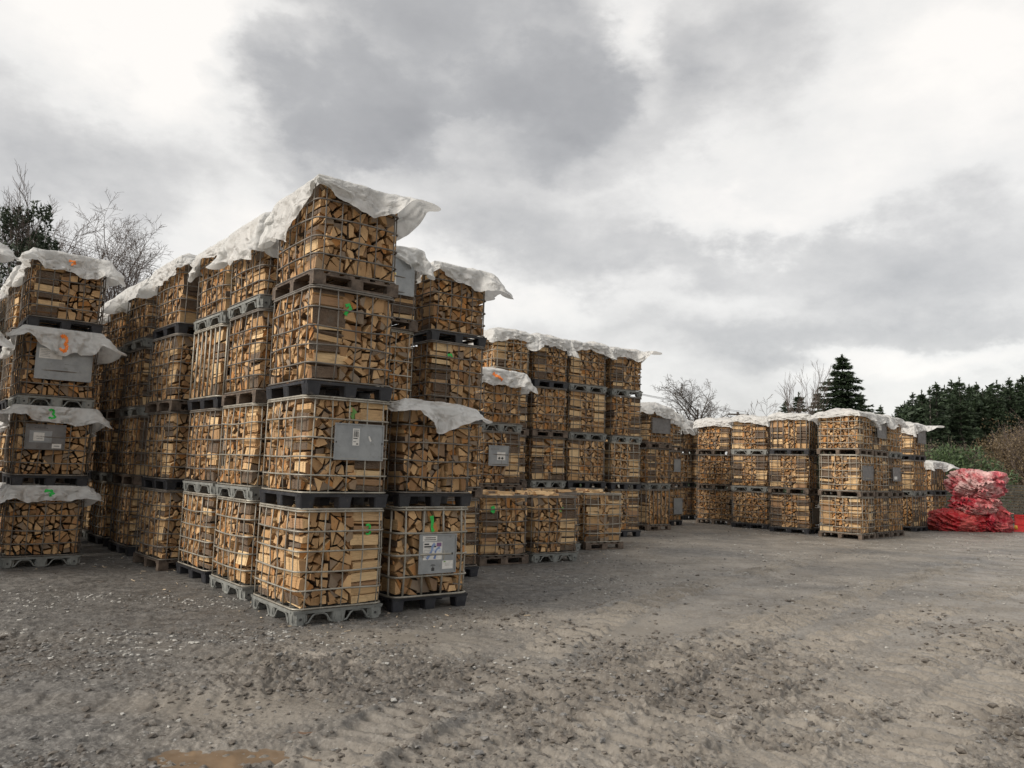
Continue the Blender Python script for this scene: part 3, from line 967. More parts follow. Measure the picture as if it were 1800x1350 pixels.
def slab(mb, pl, x0, x1, y0, y1, h0, h1, mi=0):
    vs = [pl.p(x, y, h) for h in (h0, h1) for (x, y) in ((x0, y0), (x1, y0), (x1, y1), (x0, y1))]
    mb.add(vs, [(3, 2, 1, 0), (4, 5, 6, 7)] + [(i, (i + 1) % 4, 4 + (i + 1) % 4, 4 + i) for i in range(4)], mi)


def crate_face(T, face):
    a, b = T['a'], T['b']
    if face == 'front': return Plane2((-a / 2, -b / 2 - 0.014, 0), (1, 0, 0), (0, 0, 1))
    if face == 'left': return Plane2((-a / 2 - 0.014, b / 2, 0), (0, -1, 0), (0, 0, 1))
    return Plane2((a / 2 + 0.014, -b / 2, 0), (0, 1, 0), (0, 0, 1))


def stroke(mb, pl, pts, w, h, jag=0.0, mi=0):
    """a painted stroke: ribbon of width w following pts, 1.5 mm thick"""
    pts = [Vector((p[0], p[1], 0)) for p in pts]
    L, Rr = [], []
    for i, p in enumerate(pts):
        t = (pts[min(i + 1, len(pts) - 1)] - pts[max(i - 1, 0)]).normalized()
        n = Vector((-t.y, t.x, 0)) * (w / 2 * (1 + rng.uniform(-jag, jag)))
        L.append(p + n); Rr.append(p - n)
    n = len(pts)
    vs = [pl.p(q.x, q.y, h) for q in L] + [pl.p(q.x, q.y, h) for q in Rr] + [pl.p(q.x, q.y, h - 0.0015) for q in L] + [pl.p(q.x, q.y, h - 0.0015) for q in Rr]
    fs = [(i, n + i, n + i + 1, i + 1) for i in range(n - 1)] + [(2 * n + i, i, i + 1, 2 * n + i + 1) for i in range(n - 1)] + [(n + i, 3 * n + i, 3 * n + i + 1, n + i + 1) for i in range(n - 1)]
    mb.add(vs, fs, mi)


def three(cx, cy, h, w=0.62):
    """the outline of a hand-painted 3"""
    pts = []
    for k in range(8):
        an = R(150 - k * 30); pts.append((cx + math.cos(an) * h * 0.24 * w / 0.62, cy + h * 0.25 + math.sin(an) * h * 0.24))
    for k in range(8):
        an = R(80 - k * 32); pts.append((cx + 0.02 * h + math.cos(an) * h * 0.27 * w / 0.62, cy - h * 0.22 + math.sin(an) * h * 0.26))
    return pts


def plate(key, tier, face, x0, x1, z0, z1, mat='plate', rim=True):
    e = crates[(key, tier)]
    pl = crate_face(TW[key], face)
    mb = MB()
    slab(mb, pl, x0, x1, z0, z1, 0.002, 0.006)
    if rim:
        w = 0.014
        for (q0, q1, r0, r1) in ((x0, x1, z0, z0 + w), (x0, x1, z1 - w, z1), (x0, x0 + w, z0 + w + 0.0005, z1 - w - 0.0005), (x1 - w, x1, z0 + w + 0.0005, z1 - w - 0.0005)): slab(mb, pl, q0, q1, r0, r1, 0.0062, 0.013)
    o = link('label_plate', mb.mesh('label_plate', [M[mat]]), e)
    return o, Plane2(pl.p(x0, z0, 0.0065), pl.x, pl.y), (x1 - x0), (z1 - z0)


def sticker(parent, pl, x0, x1, y0, y1, mat='paper', name='sticker', inks=(), h=0.0008):
    """inks: (x0,x1,y0,y1,material) in fractions of the sticker"""
    mb = MB(); slab(mb, pl, x0, x1, y0, y1, 0.0, h)
    names = [mat]
    for (a, b, c, d, mt) in inks:
        if mt not in names: names.append(mt)
        W_, H_ = x1 - x0, y1 - y0
        slab(mb, pl, x0 + a * W_, x0 + b * W_, y0 + c * H_, y0 + d * H_, h + 0.0003, h + 0.0008, names.index(mt))
    return link(name, mb.mesh(name, [M[n] for n in names]), parent)


def textlines(x0, x1, y0, y1, n, mt='ink_grey', fill=0.45, seed=0):
    rg = random.Random(seed); out = []
    for i in range(n):
        y = y1 - (i + 0.5) * (y1 - y0) / n
        x = x0
        end = x0 + (x1 - x0) * rg.uniform(0.6, 1.0)
        hh = (y1 - y0) / n * fill / 2
        while x < end:
            w = rg.uniform(0.04, 0.14) * (x1 - x0)
            out.append((x, min(x + w, end), y - hh, y + hh, mt)); x += w + 0.025 * (x1 - x0)
    return out


# corner tower, second crate: wide grey plate with a bar-code label and a white splash
o, pl, w, h = plate('A', 1, 'front', 0.325, 0.895, 0.50, 0.885)
bars = []
x = 0.12
rg = random.Random(3)
while x < 0.86:
    bw = rg.choice((0.02, 0.03, 0.05)); bars.append((x, min(x + bw, 0.88), 0.50, 0.84, 'ink')); x += bw + rg.choice((0.02, 0.03, 0.045))
sticker(o, pl, 0.205, 0.283, 0.155, 0.335, inks=bars + [(0.1, 0.9, 0.88, 0.93, 'ink_grey'), (0.1, 0.72, 0.39, 0.45, 'ink'), (0.1, 0.5, 0.2, 0.25, 'ink_grey'), (0.55, 0.85, 0.06, 0.13, 'ink')])
mb = MB(); stroke(mb, pl, [(0.395, 0.26), (0.40, 0.243), (0.408, 0.225), (0.418, 0.205)], 0.017, 0.0015, 0.4)
link('paint_splash', mb.mesh('paint_splash', [M['paper']]), o)
mb = MB()
for xx in (0.018, w - 0.018): slab(mb, pl, xx - 0.007, xx + 0.007, 0.175, 0.195, 0.007, 0.0085)
link('fastener', mb.mesh('fastener', [M['ink']]), o)['kind'] = 'stuff'

# low tower, bottom crate: galvanised plate with three stickers and a small emblem
o, pl, w, h = plate('F', 0, 'front', 0.30, 0.80, 0.40, 0.845)
sticker(o, pl, 0.045, 0.235, 0.365, 0.425, inks=[(0.18 + 0.08 * k, 0.24 + 0.08 * k, 0.56, 0.76, 'ink') for k in range(9)] + [(0.12 + 0.09 * k, 0.19 + 0.09 * k, 0.2, 0.38, 'ink') for k in range(9)])
m_lb = (0.29, 0.31, 0.36)
M['pale_blue'] = mat_simple('smeared_blue_print', (0.36, 0.42, 0.55), (0.62, 0.64, 0.66), 40, 0.6, 0, 0)
M['purple_print'] = mat_simple('purple_print', (0.12, 0.10, 0.26), (0.24, 0.08, 0.14), 40, 0.6, 0, 0)
st = sticker(o, pl, 0.055, 0.305, 0.155, 0.355, name='sticker', inks=[(0.05, 0.30, 0.84, 0.93, 'ink'), (0.05, 0.68, 0.70, 0.79, 'ink'), (0.05, 0.40, 0.62, 0.64, 'ink_grey'), (0.70, 0.96, 0.74, 0.96, 'purple_print')] + textlines(0.05, 0.45, 0.10, 0.58, 6, 'ink_grey', 0.3, 5))
spl = Plane2(pl.p(0.055, 0.155), pl.x, pl.y)
mb = MB()
stroke(mb, spl, [(0.05, 0.01), (0.08, 0.05), (0.11, 0.10), (0.12, 0.15), (0.15, 0.185)], 0.030, 0.0042, 0.4)
stroke(mb, spl, [(0.15, 0.01), (0.165, 0.05), (0.16, 0.09), (0.19, 0.13), (0.22, 0.135)], 0.026, 0.0040, 0.4)
stroke(mb, spl, [(0.11, 0.12), (0.15, 0.11), (0.20, 0.12), (0.235, 0.10)], 0.035, 0.0034, 0.3, 1)
link('smeared_print', mb.mesh('smeared_print', [M['blue_ink'], M['pale_blue']]), o)
sticker(o, pl, 0.315, 0.46, 0.045, 0.14, inks=[(0.12, 0.30, 0.8, 0.95, 'green_old')] + textlines(0.25, 0.9, 0.35, 0.75, 3, 'ink_grey', 0.25, 8))
mb = MB()
slab(mb, pl, 0.172, 0.212, 0.028, 0.064, 0.0, 0.0009); slab(mb, pl, 0.186, 0.198, 0.066, 0.078, 0.0, 0.0009); slab(mb, pl, 0.16, 0.225, 0.086, 0.092, 0.0, 0.0009); slab(mb, pl, 0.17, 0.215, 0.097, 0.102, 0.0, 0.0009)
slab(mb, pl, 0.435, 0.452, 0.205, 0.228, 0.006, 0.008)
link('printed_symbol', mb.mesh('printed_symbol', [M['ink']]), o)

# left sheeted tower: third crate with hazard label, second crate with a torn one
o, pl, w, h = plate('G', 2, 'front', 0.17, 0.915, 0.40, 0.93)
st = sticker(o, pl, 0.04, 0.34, 0.305, 0.455, inks=textlines(0.05, 0.5, 0.12, 0.9, 5, 'ink_grey', 0.3, 4))
mb = MB()
for cx in (0.245, 0.305):
    q = [(cx, 0.437), (cx + 0.025, 0.412), (cx, 0.387), (cx - 0.025, 0.412), (cx, 0.437)]
    stroke(mb, pl, q, 0.005, 0.0035)
    slab(mb, pl, cx - 0.004, cx + 0.004, 0.402, 0.424, 0.0025, 0.0035)
q = [(0.47, 0.505), (0.50, 0.48), (0.53, 0.505)]
mb.add([pl.p(a, b, 0.001) for a, b in ((0.46, 0.515), (0.50, 0.475), (0.54, 0.515))], [(0, 1, 2)])
link('hazard_symbol', mb.mesh('hazard_symbol', [M['ink']]), o)
mb = MB()
for (a, b, c, d) in ((0.38, 0.44, 0.235, 0.243), (0.45, 0.54, 0.237, 0.243), (0.19, 0.22, 0.243, 0.249)): slab(mb, pl, a, b, c, d, 0.0, 0.0008)
link('printed_line', mb.mesh('printed_line', [M['ink_grey']]), o)['kind'] = 'stuff'
o, pl, w, h = plate('G', 1, 'front', 0.12, 0.635, 0.53, 0.895, 'plate_dark')
sticker(o, pl, 0.055, 0.34, 0.10, 0.27, mat='plate', inks=[(0.18, 0.66, 0.14, 0.84, 'paper'), (0.3, 0.58, 0.3, 0.36, 'ink_grey'), (0.3, 0.55, 0.5, 0.55, 'ink_grey')])
sticker(o, pl, 0.35, 0.47, 0.02, 0.085, inks=[(0.2, 0.8, 0.4, 0.6, 'ink_grey')])
mb = MB()
for k in range(8): slab(mb, pl, 0.11 + 0.022 * k, 0.128 + 0.022 * k, 0.305, 0.312, 0.0, 0.0008)
for k in range(5): slab(mb, pl, 0.15 + 0.022 * k, 0.168 + 0.022 * k, 0.322, 0.328, 0.0, 0.0008)
link('printed_line', mb.mesh('printed_line', [M['ink']]), o)['kind'] = 'stuff'

# tower with the orange mark: second crate
o, pl, w, h = plate('P', 1, 'front', 0.20, 0.66, 0.50, 0.885)
sticker(o, pl, 0.19, 0.38, 0.11, 0.26)
mb = MB()
for cx in (0.24, 0.31): mb.add([pl.p(cx + a, 0.145 + b, 0.0022) for a, b in ((0, 0.03), (-0.03, 0), (0, -0.03), (0.03, 0))], [(0, 1, 2, 3)])
slab(mb, pl, 0.05, 0.22, 0.30, 0.33, 0.0, 0.0008, 1)
link('hazard_symbol', mb.mesh('hazard_symbol', [M['ink'], M['ink_grey']]), o)['kind'] = 'stuff'
# tall tower between: top crate
o, pl, w, h = plate('M', 3, 'front', 0.30, 0.90, 0.48, 1.06, 'plate', rim=False)
sticker(o, pl, 0.10, 0.31, 0.12, 0.30, mat='paper', inks=[(0.04, 0.96, 0.80, 0.96, 'yellow'), (0.1, 0.9, 0.62, 0.68, 'ink_grey'), (0.5, 0.92, 0.38, 0.5, 'yellow')] + textlines(0.1, 0.9, 0.08, 0.35, 3, 'ink_grey', 0.3, 2))
# small far plates
for (k, t, f, a, b, c, d, mt) in (('R1', 2, 'front', 0.12, 0.88, 0.42, 0.86, 'plate_dark'), ('R2', 1, 'front', 0.5, 0.85, 0.5, 0.9, 'plate'), ('R2', 0, 'front', 0.5, 0.95, 0.35, 0.85, 'plate'),
                                  ('V5', 2, 'front', 0.12, 0.80, 0.52, 1.02, 'plate_dark'), ('V4', 1, 'front', 0.10, 0.85, 0.45, 0.86, 'plate_dark'), ('V6', 1, 'front', 0.15, 0.75, 0.45, 0.86, 'plate_dark'),
                                  ('V7', 2, 'front', 0.3, 0.95, 0.55, 1.05, 'plate_dark'), ('V1', 0, 'front', 0.1, 0.8, 0.35, 0.85, 'plate_dark'), ('V3', 0, 'front', 0.2, 0.9, 0.3, 0.75, 'plate_dark')):
    o, pl, w, h = plate(k, t, f, a, b, c, d, mt)
    if k in ('V5', 'V1'): sticker(o, pl, 0.15, 0.32, 0.22, 0.36)
    if k == 'V6': sticker(o, pl, 0.12, 0.32, 0.05, 0.14)


def paint_on_crate(key, tier, face, strokes, mat, name='paint_mark'):
    """paint sprayed through the bars onto whatever log shows there"""
    pl = crate_face(TW[key], face)
    best_o, bd = None, 1e9
    cx = sum(p[0] for s in strokes for p in s[0]) / sum(len(s[0]) for s in strokes)
    cy = sum(p[1] for s in strokes for p in s[0]) / sum(len(s[0]) for s in strokes)
    for (k, t, li), (o, lg, f, endon, mtx) in log_objs.items():
        if k != key or t != tier or f != face: continue
        q = Vector(lg['c']) - pl.o
        d = math.hypot(q.dot(pl.x) - cx, q.dot(pl.y) - cy)
        if d < bd: bd, best_o = d, (o, lg)
    return pl, best_o


def paint(key, tier, face, cx, cz, strokes, w, mat):
    pl, got = paint_on_crate(key, tier, face, [(s, 0) for s in strokes], mat)
    mb = MB()
    if got is not None and key in ('A', 'F'):
        o, lg = got
        c = Vector(lg['c'])
        # the outermost point of the log towards the viewer
        me = o.data
        for q in me.polygons:
            if q.material_index == 2: q.material_index = 1
        dep = max((v.co.dot(pl.n) for v in me.vertices))
        P = Plane2(pl.o - c + pl.n * (-(pl.o - c).dot(pl.n) + dep + 0.006), pl.x, pl.y)
        if (key, tier) == ('A', 0):     # keep the whole figure on its own piece of wood
            dz = (c - pl.o).dot(pl.y) - cz
            strokes = [[(q[0], q[1] + dz) for q in s] for s in strokes]
        for s in strokes: stroke(mb, P, s, w, 0.0, 0.25)
        me = mb.mesh('paint_mark', [M[mat]])
        return link('paint_mark', me, o)
    P = Plane2(pl.p(0, 0, -0.018), pl.x, pl.y)
    for s in strokes: stroke(mb, P, s, w, 0.0, 0.25)
    return link('paint_mark', mb.mesh('paint_mark', [M[mat]]), crates[(key, tier)])


paint('A', 0, 'front', 0.80, 0.975, [three(0.80, 0.975, 0.105)], 0.022, 'green_paint')
paint('A', 2, 'front', 0.42, 0.9, [[(0.40, 0.98), (0.44, 1.0), (0.46, 0.96), (0.42, 0.92), (0.40, 0.88)]], 0.035, 'green_paint')
paint('A', 1, 'front', 0.42, 0.9, [[(0.50, 1.06), (0.56, 1.03), (0.60, 0.98)], [(0.53, 1.0), (0.58, 0.93)]], 0.045, 'green_old')
paint('F', 0, 'front', 0.42, 0.9, [[(0.47, 1.05), (0.485, 0.98), (0.48, 0.92), (0.50, 0.87)]], 0.04, 'green_paint')
paint('N', 2, 'front', 0.42, 0.9, [[(0.30, 0.95), (0.36, 0.97), (0.38, 0.93)]], 0.04, 'green_paint')
paint('S1', 0, 'front', 0.2, 0.9, [[(0.22, 0.98), (0.24, 0.92), (0.22, 0.87)]], 0.07, 'green_paint')
paint('S2', 0, 'front', 0.2, 0.9, [[(0.60, 0.95), (0.64, 0.93)], [(0.55, 0.90), (0.6, 0.88)]], 0.04, 'green_old')
paint('Q1', 1, 'front', 0.2, 0.9, [[(0.66, 0.90), (0.74, 0.88)]], 0.08, 'green_old')


# ------------------------------------------------------------------ white sheets over the crates
def cover(key, tier, drops, flares=(), seed=0, mound=0.07, fold=0.35, marks=(), squash=None, label=None, corner_lift=()):
    """drops: hanging length at 8 stations round the edge (near corner, mid front, right corner, mid right, back right, mid back, back left, mid left)
    flares: (station 0..8, width, angle) where wind lifts the skirt"""
    T = TW[key]; e = crates[(key, tier)]
    rg = random.Random(seed)
    a, b = T['a'] / 2 + 0.012, T['b'] / 2 + 0.012
    # stations round the rectangle with rounded corners
    base = []
    segs = [((-a, -b), (a, -b), (0, -1)), ((a, -b), (a, b), (1, 0)), ((a, b), (-a, b), (0, 1)), ((-a, b), (-a, -b), (-1, 0))]
    NS, NC = 46, 9
    for si, (p, q, n) in enumerate(segs):
        n2 = segs[(si + 1) % 4][2]
        for k in range(NS):
            t = k / (NS - 1); t = 0.012 + 0.976 * t
            base.append((p[0] + (q[0] - p[0]) * t, p[1] + (q[1] - p[1]) * t, n[0], n[1], 2 * si + 2 * t, 0.0))
        for k in range(1, NC):
            t = k / NC; an = t * math.pi / 2
            nx, ny = n[0] * math.cos(an) + n2[0] * math.sin(an), n[1] * math.cos(an) + n2[1] * math.sin(an)
            base.append((q[0] * 0.994, q[1] * 0.994, nx, ny, 2 * si + 2.0, math.sin(2 * an)))
    J = len(base)
    st = np.array([x[4] for x in base]); cn = np.array([x[5] for x in base])
    bx = np.array([x[0] for x in base]); by = np.array([x[1] for x in base]); nx = np.array([x[2] for x in base]); ny = np.array([x[3] for x in base])
    dr = np.interp(st % 8, list(range(9)), list(drops) + [drops[0]])
    dr = dr * 1.12 * (1 + 0.30 * cn) * (1 + 0.22 * fbm(st * 2.2 + seed, st * 0 + seed, 3, seed))
    K, I = 18, 18
    top = 1.165
    arc = np.arange(J) / J * 2 * (2 * a + 2 * b)
    ang0 = 0.03 + 0.7 * fold * (np.abs(fbm(st * 1.7 + 3.1 * seed, st * 0 + 5.0, 3, seed + 5)) * 1.5) + 0.30 * cn
    for (s0, wd, an) in flares:
        dd = np.abs((st - s0 + 4) % 8 - 4)
        ang0 = ang0 + (an - ang0) * np.clip(1.25 - dd / wd, 0, 1) ** 0.7
    V = []
    # top surface
    V.append((0, 0, 0))
    rows = []
    for i in range(1, I + 1):
        t = i / I
        X, Y = bx * t, by * t
        edge = 1 - t ** 3
        z = top + mound * edge + (fbm(X * 2.6 + seed, Y * 2.6, 3, seed + 9) * 0.085 + np.abs(fbm(X * 5 + Y * 2, Y * 5 - X, 2, seed + 2)) * 0.05) * (0.35 + 0.65 * edge)
        if squash: z = np.minimum(z, top + squash * (0.6 + 0.4 * edge) + fbm(X * 9, Y * 9, 2, seed) * 0.006)
        rows.append(np.stack([X, Y, z], 1))
    zc = rows[0][:, 2].mean()
    # skirt
    zed = rows[-1][:, 2]
    px, py, pz = bx.copy(), by.copy(), zed.copy()
    wav = np.sin(arc * 21 + 3 * fbm(arc * 2.0, arc * 0 + seed, 2, seed + 3)) * 0.5 + fbm(arc * 11.0, arc * 0 + 2.0 + seed, 3, seed + 4) * 1.6
    for k in range(1, K + 1):
        t = k / K
        bend = min(1.0, 0.45 + 3.2 * t)
        ang = (math.pi / 2) * (1 - bend) + ang0 * bend + wav * 0.13 * t
        ang = np.clip(ang, -0.05, 2.0)
        crink = fbm(arc * 4.6 + seed + t * 1.5, np.full(J, t * dr.mean() * 9.0) + 3.0, 3, seed + 6, 0.5)
        crink = np.abs(crink) * 2.0 - 0.36
        step = dr / K
        px = px + nx * np.sin(ang) * step; py = py + ny * np.sin(ang) * step; pz = pz - np.cos(ang) * step
        tri = np.abs(((arc * 2.3 + 0.5 * t + fbm(arc * 1.5 + seed, arc * 0 + 1.0, 2, seed + 11) * 1.3) % 1.0) - 0.5) + np.abs(((arc * 3.7 - 1.6 * t + fbm(arc * 1.1, arc * 0 + seed, 2, seed + 12) * 1.7) % 1.0) - 0.5) * 0.7
        o = wav * 0.012 * t + crink * 0.040 * math.sin(min(1, t * 1.3) * math.pi * 0.6) + (tri - 0.42) * 0.11 * min(1, t * 1.6)
        o = np.maximum(o, -0.012)
        tx, ty = -ny, nx
        sw = fbm(arc * 4 + 8 + seed, np.full(J, t * 3.0), 3, seed + 8) * 0.05 * t
        rows.append(np.stack([px + nx * o + tx * sw, py + ny * o + ty * sw, pz + crink * 0.010], 1))
    V = np.concatenate([np.array([[0, 0, zc]])] + rows)
    Fc = []
    nr = len(rows)
    for j in range(J):
        j2 = (j + 1) % J
        Fc.append((0, 1 + j, 1 + j2, 1 + j2))
        for i in range(nr - 1):
            A, B = 1 + i * J, 1 + (i + 1) * J
            Fc.append((A + j, B + j, B + j2, A + j2))
    F_ = np.array(Fc)
    tri = F_[:, 2] == F_[:, 3]
    me = bpy.data.meshes.new('plastic_sheet')
    me.from_pydata(V.tolist(), [], [tuple(f[:3]) if t else tuple(f) for f, t in zip(F_.tolist(), tri)])
    me.materials.append(M['sheet'])
    me.polygons.foreach_set('use_smooth', [True] * len(me.polygons)); me.update()
    o = link('plastic_sheet', me)
    o.matrix_world = Matrix.Translation(e.location) @ Euler(e.rotation_euler).to_matrix().to_4x4()
    lab = label or 'white plastic sheet over %s crate, %s' % (tier_word(T, tier), T['phrase'])
    tag(o, lab, 'plastic sheet', 'white plastic sheets over the crates')
    # paint marks follow the skirt
    for (kind, s0, d0, size, mat) in marks:
        R3 = np.stack(rows[I - 1:])                         # rows of the skirt
        fr = slice(0, NS)                                    # front side
        xs = bx[fr]

        def surf(x, d):
            """x along the front edge 0..1, d distance below the edge as a share of the drop"""
            jx = np.clip(x * (NS - 1), 0, NS - 1.001); kx = np.clip(d * K, 0, K - 0.001)
            j0, k0 = int(jx), int(kx); fj, fk = jx - j0, kx - k0
            p = (R3[k0, j0] * (1 - fj) + R3[k0, j0 + 1] * fj) * (1 - fk) + (R3[k0 + 1, j0] * (1 - fj) + R3[k0 + 1, j0 + 1] * fj) * fk
            return Vector(p.tolist())
        if kind == '3': pts = three(0, 0, size)
        elif kind == 's': pts = [(-0.5 * size, 0.35 * size), (0.1 * size, 0.3 * size), (0.3 * size, 0.05 * size), (0, -0.1 * size), (0.1 * size, -0.35 * size)]
        else: pts = [(-0.5 * size, 0.35 * size), (-0.2 * size, 0.1 * size), (0.1 * size, -0.1 * size), (0.5 * size, -0.4 * size)]
        w = size * (0.22 if kind == '3' else 0.3)
        # densify
        dense = []
        for i in range(len(pts) - 1):
            for q in range(4): dense.append((pts[i][0] + (pts[i + 1][0] - pts[i][0]) * q / 4, pts[i][1] + (pts[i + 1][1] - pts[i][1]) * q / 4))
        dense.append(pts[-1])
        mb = MB(); vs = []; dm = float(dr[fr].mean())
        for i, p in enumerate(dense):
            t = Vector(dense[min(i + 1, len(dense) - 1)]) - Vector(dense[max(i - 1, 0)]); t.normalize()
            n = Vector((-t.y, t.x))
            for q in range(5):
                off = (q / 4 - 0.5) * w * (1 + 0.3 * math.sin(i * 1.7))
                X, Y = p[0] + n.x * off, p[1] + n.y * off
                P = surf(s0 + X / (2 * a), d0 - Y / dm)
                vs.append(P + Vector((0, -0.0045, 0.001)))
        fs = [(i * 5 + q, i * 5 + q + 1, (i + 1) * 5 + q + 1, (i + 1) * 5 + q) for i in range(len(dense) - 1) for q in range(4)]
        mb.add(vs, fs)
        pm = link('paint_mark', mb.mesh('paint_mark', [M[mat]], True), o)
    return o


#                     near  front right  mid r back  mid b back-l mid left
cover('A', 3, [0.10, 0.28, 0.30, 0.36, 0.36, 0.3, 0.42, 0.52], [(2.05, 0.5, 1.30), (1.0, 0.8, 0.22)], 1, 0.10, 0.30)
cover('B', 3, [0.50, 0.45, 0.3, 0.3, 0.3, 0.3, 0.42, 0.50], [], 2, 0.10, 0.30)
cover('C', 3, [0.22, 0.22, 0.3, 0.3, 0.3, 0.3, 0.30, 0.30], [(7.0, 0.6, 0.6)], 3, 0.10, 0.5)
cover('D', 3, [0.20, 0.30, 0.30, 0.3, 0.3, 0.3, 0.36, 0.30], [(0.3, 0.4, 0.7)], 4, 0.09, 0.5)
cover('E', 3, [0.30, 0.30, 0.30, 0.3, 0.3, 0.3, 0.42, 0.34], [(6.2, 0.5, 0.7)], 5, 0.08, 0.5)
cover('E2', 3, [0.34, 0.30, 0.30, 0.3, 0.3, 0.3, 0.36, 0.34], [(7.5, 0.4, 0.8)], 6, 0.08, 0.5)
cover('E3', 3, [0.30, 0.30, 0.30, 0.3, 0.3, 0.3, 0.36, 0.34], [], 7, 0.08, 0.4)
cover('F', 1, [0.16, 0.30, 0.16, 0.14, 0.14, 0.15, 0.15, 0.18], [(0.0, 0.7, 1.0), (2.0, 0.8, 0.8)], 8, 0.07, 0.5)
cover('M', 3, [0.2, 0.14, 0.34, 0.3, 0.3, 0.3, 0.3, 0.3], [], 9, 0.06, 0.5)
cover('N', 3, [0.15, 0.26, 0.38, 0.36, 0.3, 0.3, 0.28, 0.3], [(2.2, 0.5, 0.75), (0.0, 0.4, 0.6)], 10, 0.07, 0.4)
cover('P', 2, [0.24, 0.26, 0.34, 0.3, 0.3, 0.3, 0.3, 0.3], [(2.0, 0.4, 0.5)], 11, 0.05, 0.35, marks=[('/', 0.35, 0.45, 0.20, 'orange_paint')])
cover('Q1', 3, [0.26, 0.16, 0.16, 0.2, 0.2, 0.2, 0.2, 0.32], [(7.6, 0.5, 0.6)], 12, 0.10, 0.4)
cover('Q2', 3, [0.34, 0.16, 0.34, 0.3, 0.3, 0.3, 0.3, 0.3], [(0.0, 0.5, 0.6)], 13, 0.10, 0.4)
cover('Q3', 3, [0.30, 0.12, 0.26, 0.3, 0.3, 0.3, 0.3, 0.3], [], 14, 0.10, 0.4)
cover('Q4', 3, [0.24, 0.18, 0.34, 0.3, 0.3, 0.3, 0.3, 0.3], [(2.1, 0.5, 1.5)], 15, 0.08, 0.4)
cover('R1', 2, [0.22, 0.30, 0.30, 0.3, 0.3, 0.3, 0.3, 0.3], [(0, 0.5, 0.8)], 16, 0.16, 0.5)
cover('R2', 2, [0.30, 0.34, 0.50, 0.3, 0.3, 0.3, 0.3, 0.3], [(2, 0.5, 0.5)], 17, 0.10, 0.6)
cover('R3', 2, [0.40, 0.44, 0.40, 0.3, 0.3, 0.3, 0.3, 0.3], [], 18, 0.10, 0.6)
cover('V1', 2, [0.26, 0.3, 0.3, 0.3, 0.3, 0.3, 0.26, 0.20], [], 19, 0.08, 0.4)
cover('V2', 2, [0.24, 0.3, 0.3, 0.3, 0.3, 0.3, 0.18, 0.16], [(6.2, 0.5, 0.6)], 20, 0.08, 0.4)
cover('V3', 2, [0.16, 0.36, 0.4, 0.3, 0.3, 0.3, 0.16, 0.12], [(1.0, 0.8, 0.6)], 21, 0.09, 0.4)
cover('V4', 2, [0.10, 0.12, 0.34, 0.3, 0.3, 0.3, 0.24, 0.10], [(6.2, 0.5, 0.8), (1.6, 0.3, 0.5)], 22, 0.12, 0.4)
cover('V5', 2, [0.26, 0.20, 0.24, 0.3, 0.3, 0.3, 0.3, 0.16], [(1.0, 0.5, 0.6)], 23, 0.10, 0.6)
cover('V6', 2, [0.34, 0.14, 0.24, 0.3, 0.3, 0.3, 0.3, 0.16], [(0.0, 0.5, 0.6)], 24, 0.10, 0.6)
cover('V7', 2, [0.34, 0.14, 0.40, 0.3, 0.3, 0.3, 0.3, 0.16], [(2.0, 0.7, 1.5)], 25, 0.10, 0.6)
cover('V8', 1, [0.24, 0.24, 0.34, 0.3, 0.3, 0.3, 0.3, 0.24], [(2.0, 0.5, 1.1)], 26, 0.05, 0.3)
cover('G', 3, [0.26, 0.27, 0.32, 0.36, 0.3, 0.3, 0.3, 0.26], [(2.0, 0.3, 0.6), (0.0, 0.25, 0.7)], 27, 0.01, 0.25, marks=[('s', 0.50, 0.55, 0.11, 'orange_paint')])
cover('G', 2, [0.22, 0.34, 0.36, 0.4, 0.3, 0.3, 0.3, 0.30], [(2.0, 0.35, 0.8), (0.0, 0.4, 0.9)], 28, 0.0, 0.30, marks=[('3', 0.50, 0.55, 0.19, 'orange_paint')], squash=0.004)
cover('G', 1, [0.24, 0.22, 0.30, 0.36, 0.3, 0.3, 0.3, 0.30], [(2.0, 0.4, 0.8), (0.0, 0.5, 1.0)], 29, 0.0, 0.30, marks=[('3', 0.42, 0.5, 0.14, 'green_paint')], squash=0.004)
cover('G', 0, [0.28, 0.18, 0.24, 0.36, 0.3, 0.3, 0.3, 0.30], [(2.0, 0.4, 0.8), (0.0, 0.5, 0.9)], 30, 0.0, 0.30, marks=[('s', 0.52, 0.55, 0.14, 'green_paint')], squash=0.004)
cover('G2', 3, [0.3, 0.3, 0.3, 0.3, 0.3, 0.3, 0.3, 0.3], [(2.0, 0.5, 0.5)], 31)
cover('H', 3, [0.3, 0.3, 0.42, 0.3, 0.3, 0.3, 0.3, 0.3], [(2.0, 0.6, 0.8)], 32)
cover('H', 2, [0.3, 0.3, 0.42, 0.3, 0.3, 0.3, 0.3, 0.3], [(2.0, 0.6, 0.8)], 33, 0.0, squash=0.004)
cover('H', 1, [0.3, 0.3, 0.40, 0.3, 0.3, 0.3, 0.3, 0.3], [(2.0, 0.6, 0.8)], 34, 0.0, squash=0.004)
cover('H2', 3, [0.3, 0.3, 0.34, 0.3, 0.3, 0.3, 0.3, 0.3], [(2.0, 0.5, 0.6)], 35)


# ------------------------------------------------------------------ ground: one sheet from under the camera to the horizon
PUDDLES = [((405, 1340), 0.36, 0.26, 0.15, 'wide brown puddle in the mud at the bottom edge'),
           ((182, 1308), 0.11, 0.07, 0.0, 'small dark puddle left of the wide brown one'),
           ((555, 1288), 0.16, 0.06, 0.3, 'narrow reddish puddle right of the wide brown one'),
           ((1698, 990), 0.50, 0.18, 0.1, 'small bright puddle far off on the right')]
pud = []
for (q, rx, ry, an, lab) in PUDDLES:
    p = at(*q, z=-0.02); pud.append((p.x, p.y, rx, ry, an, lab))


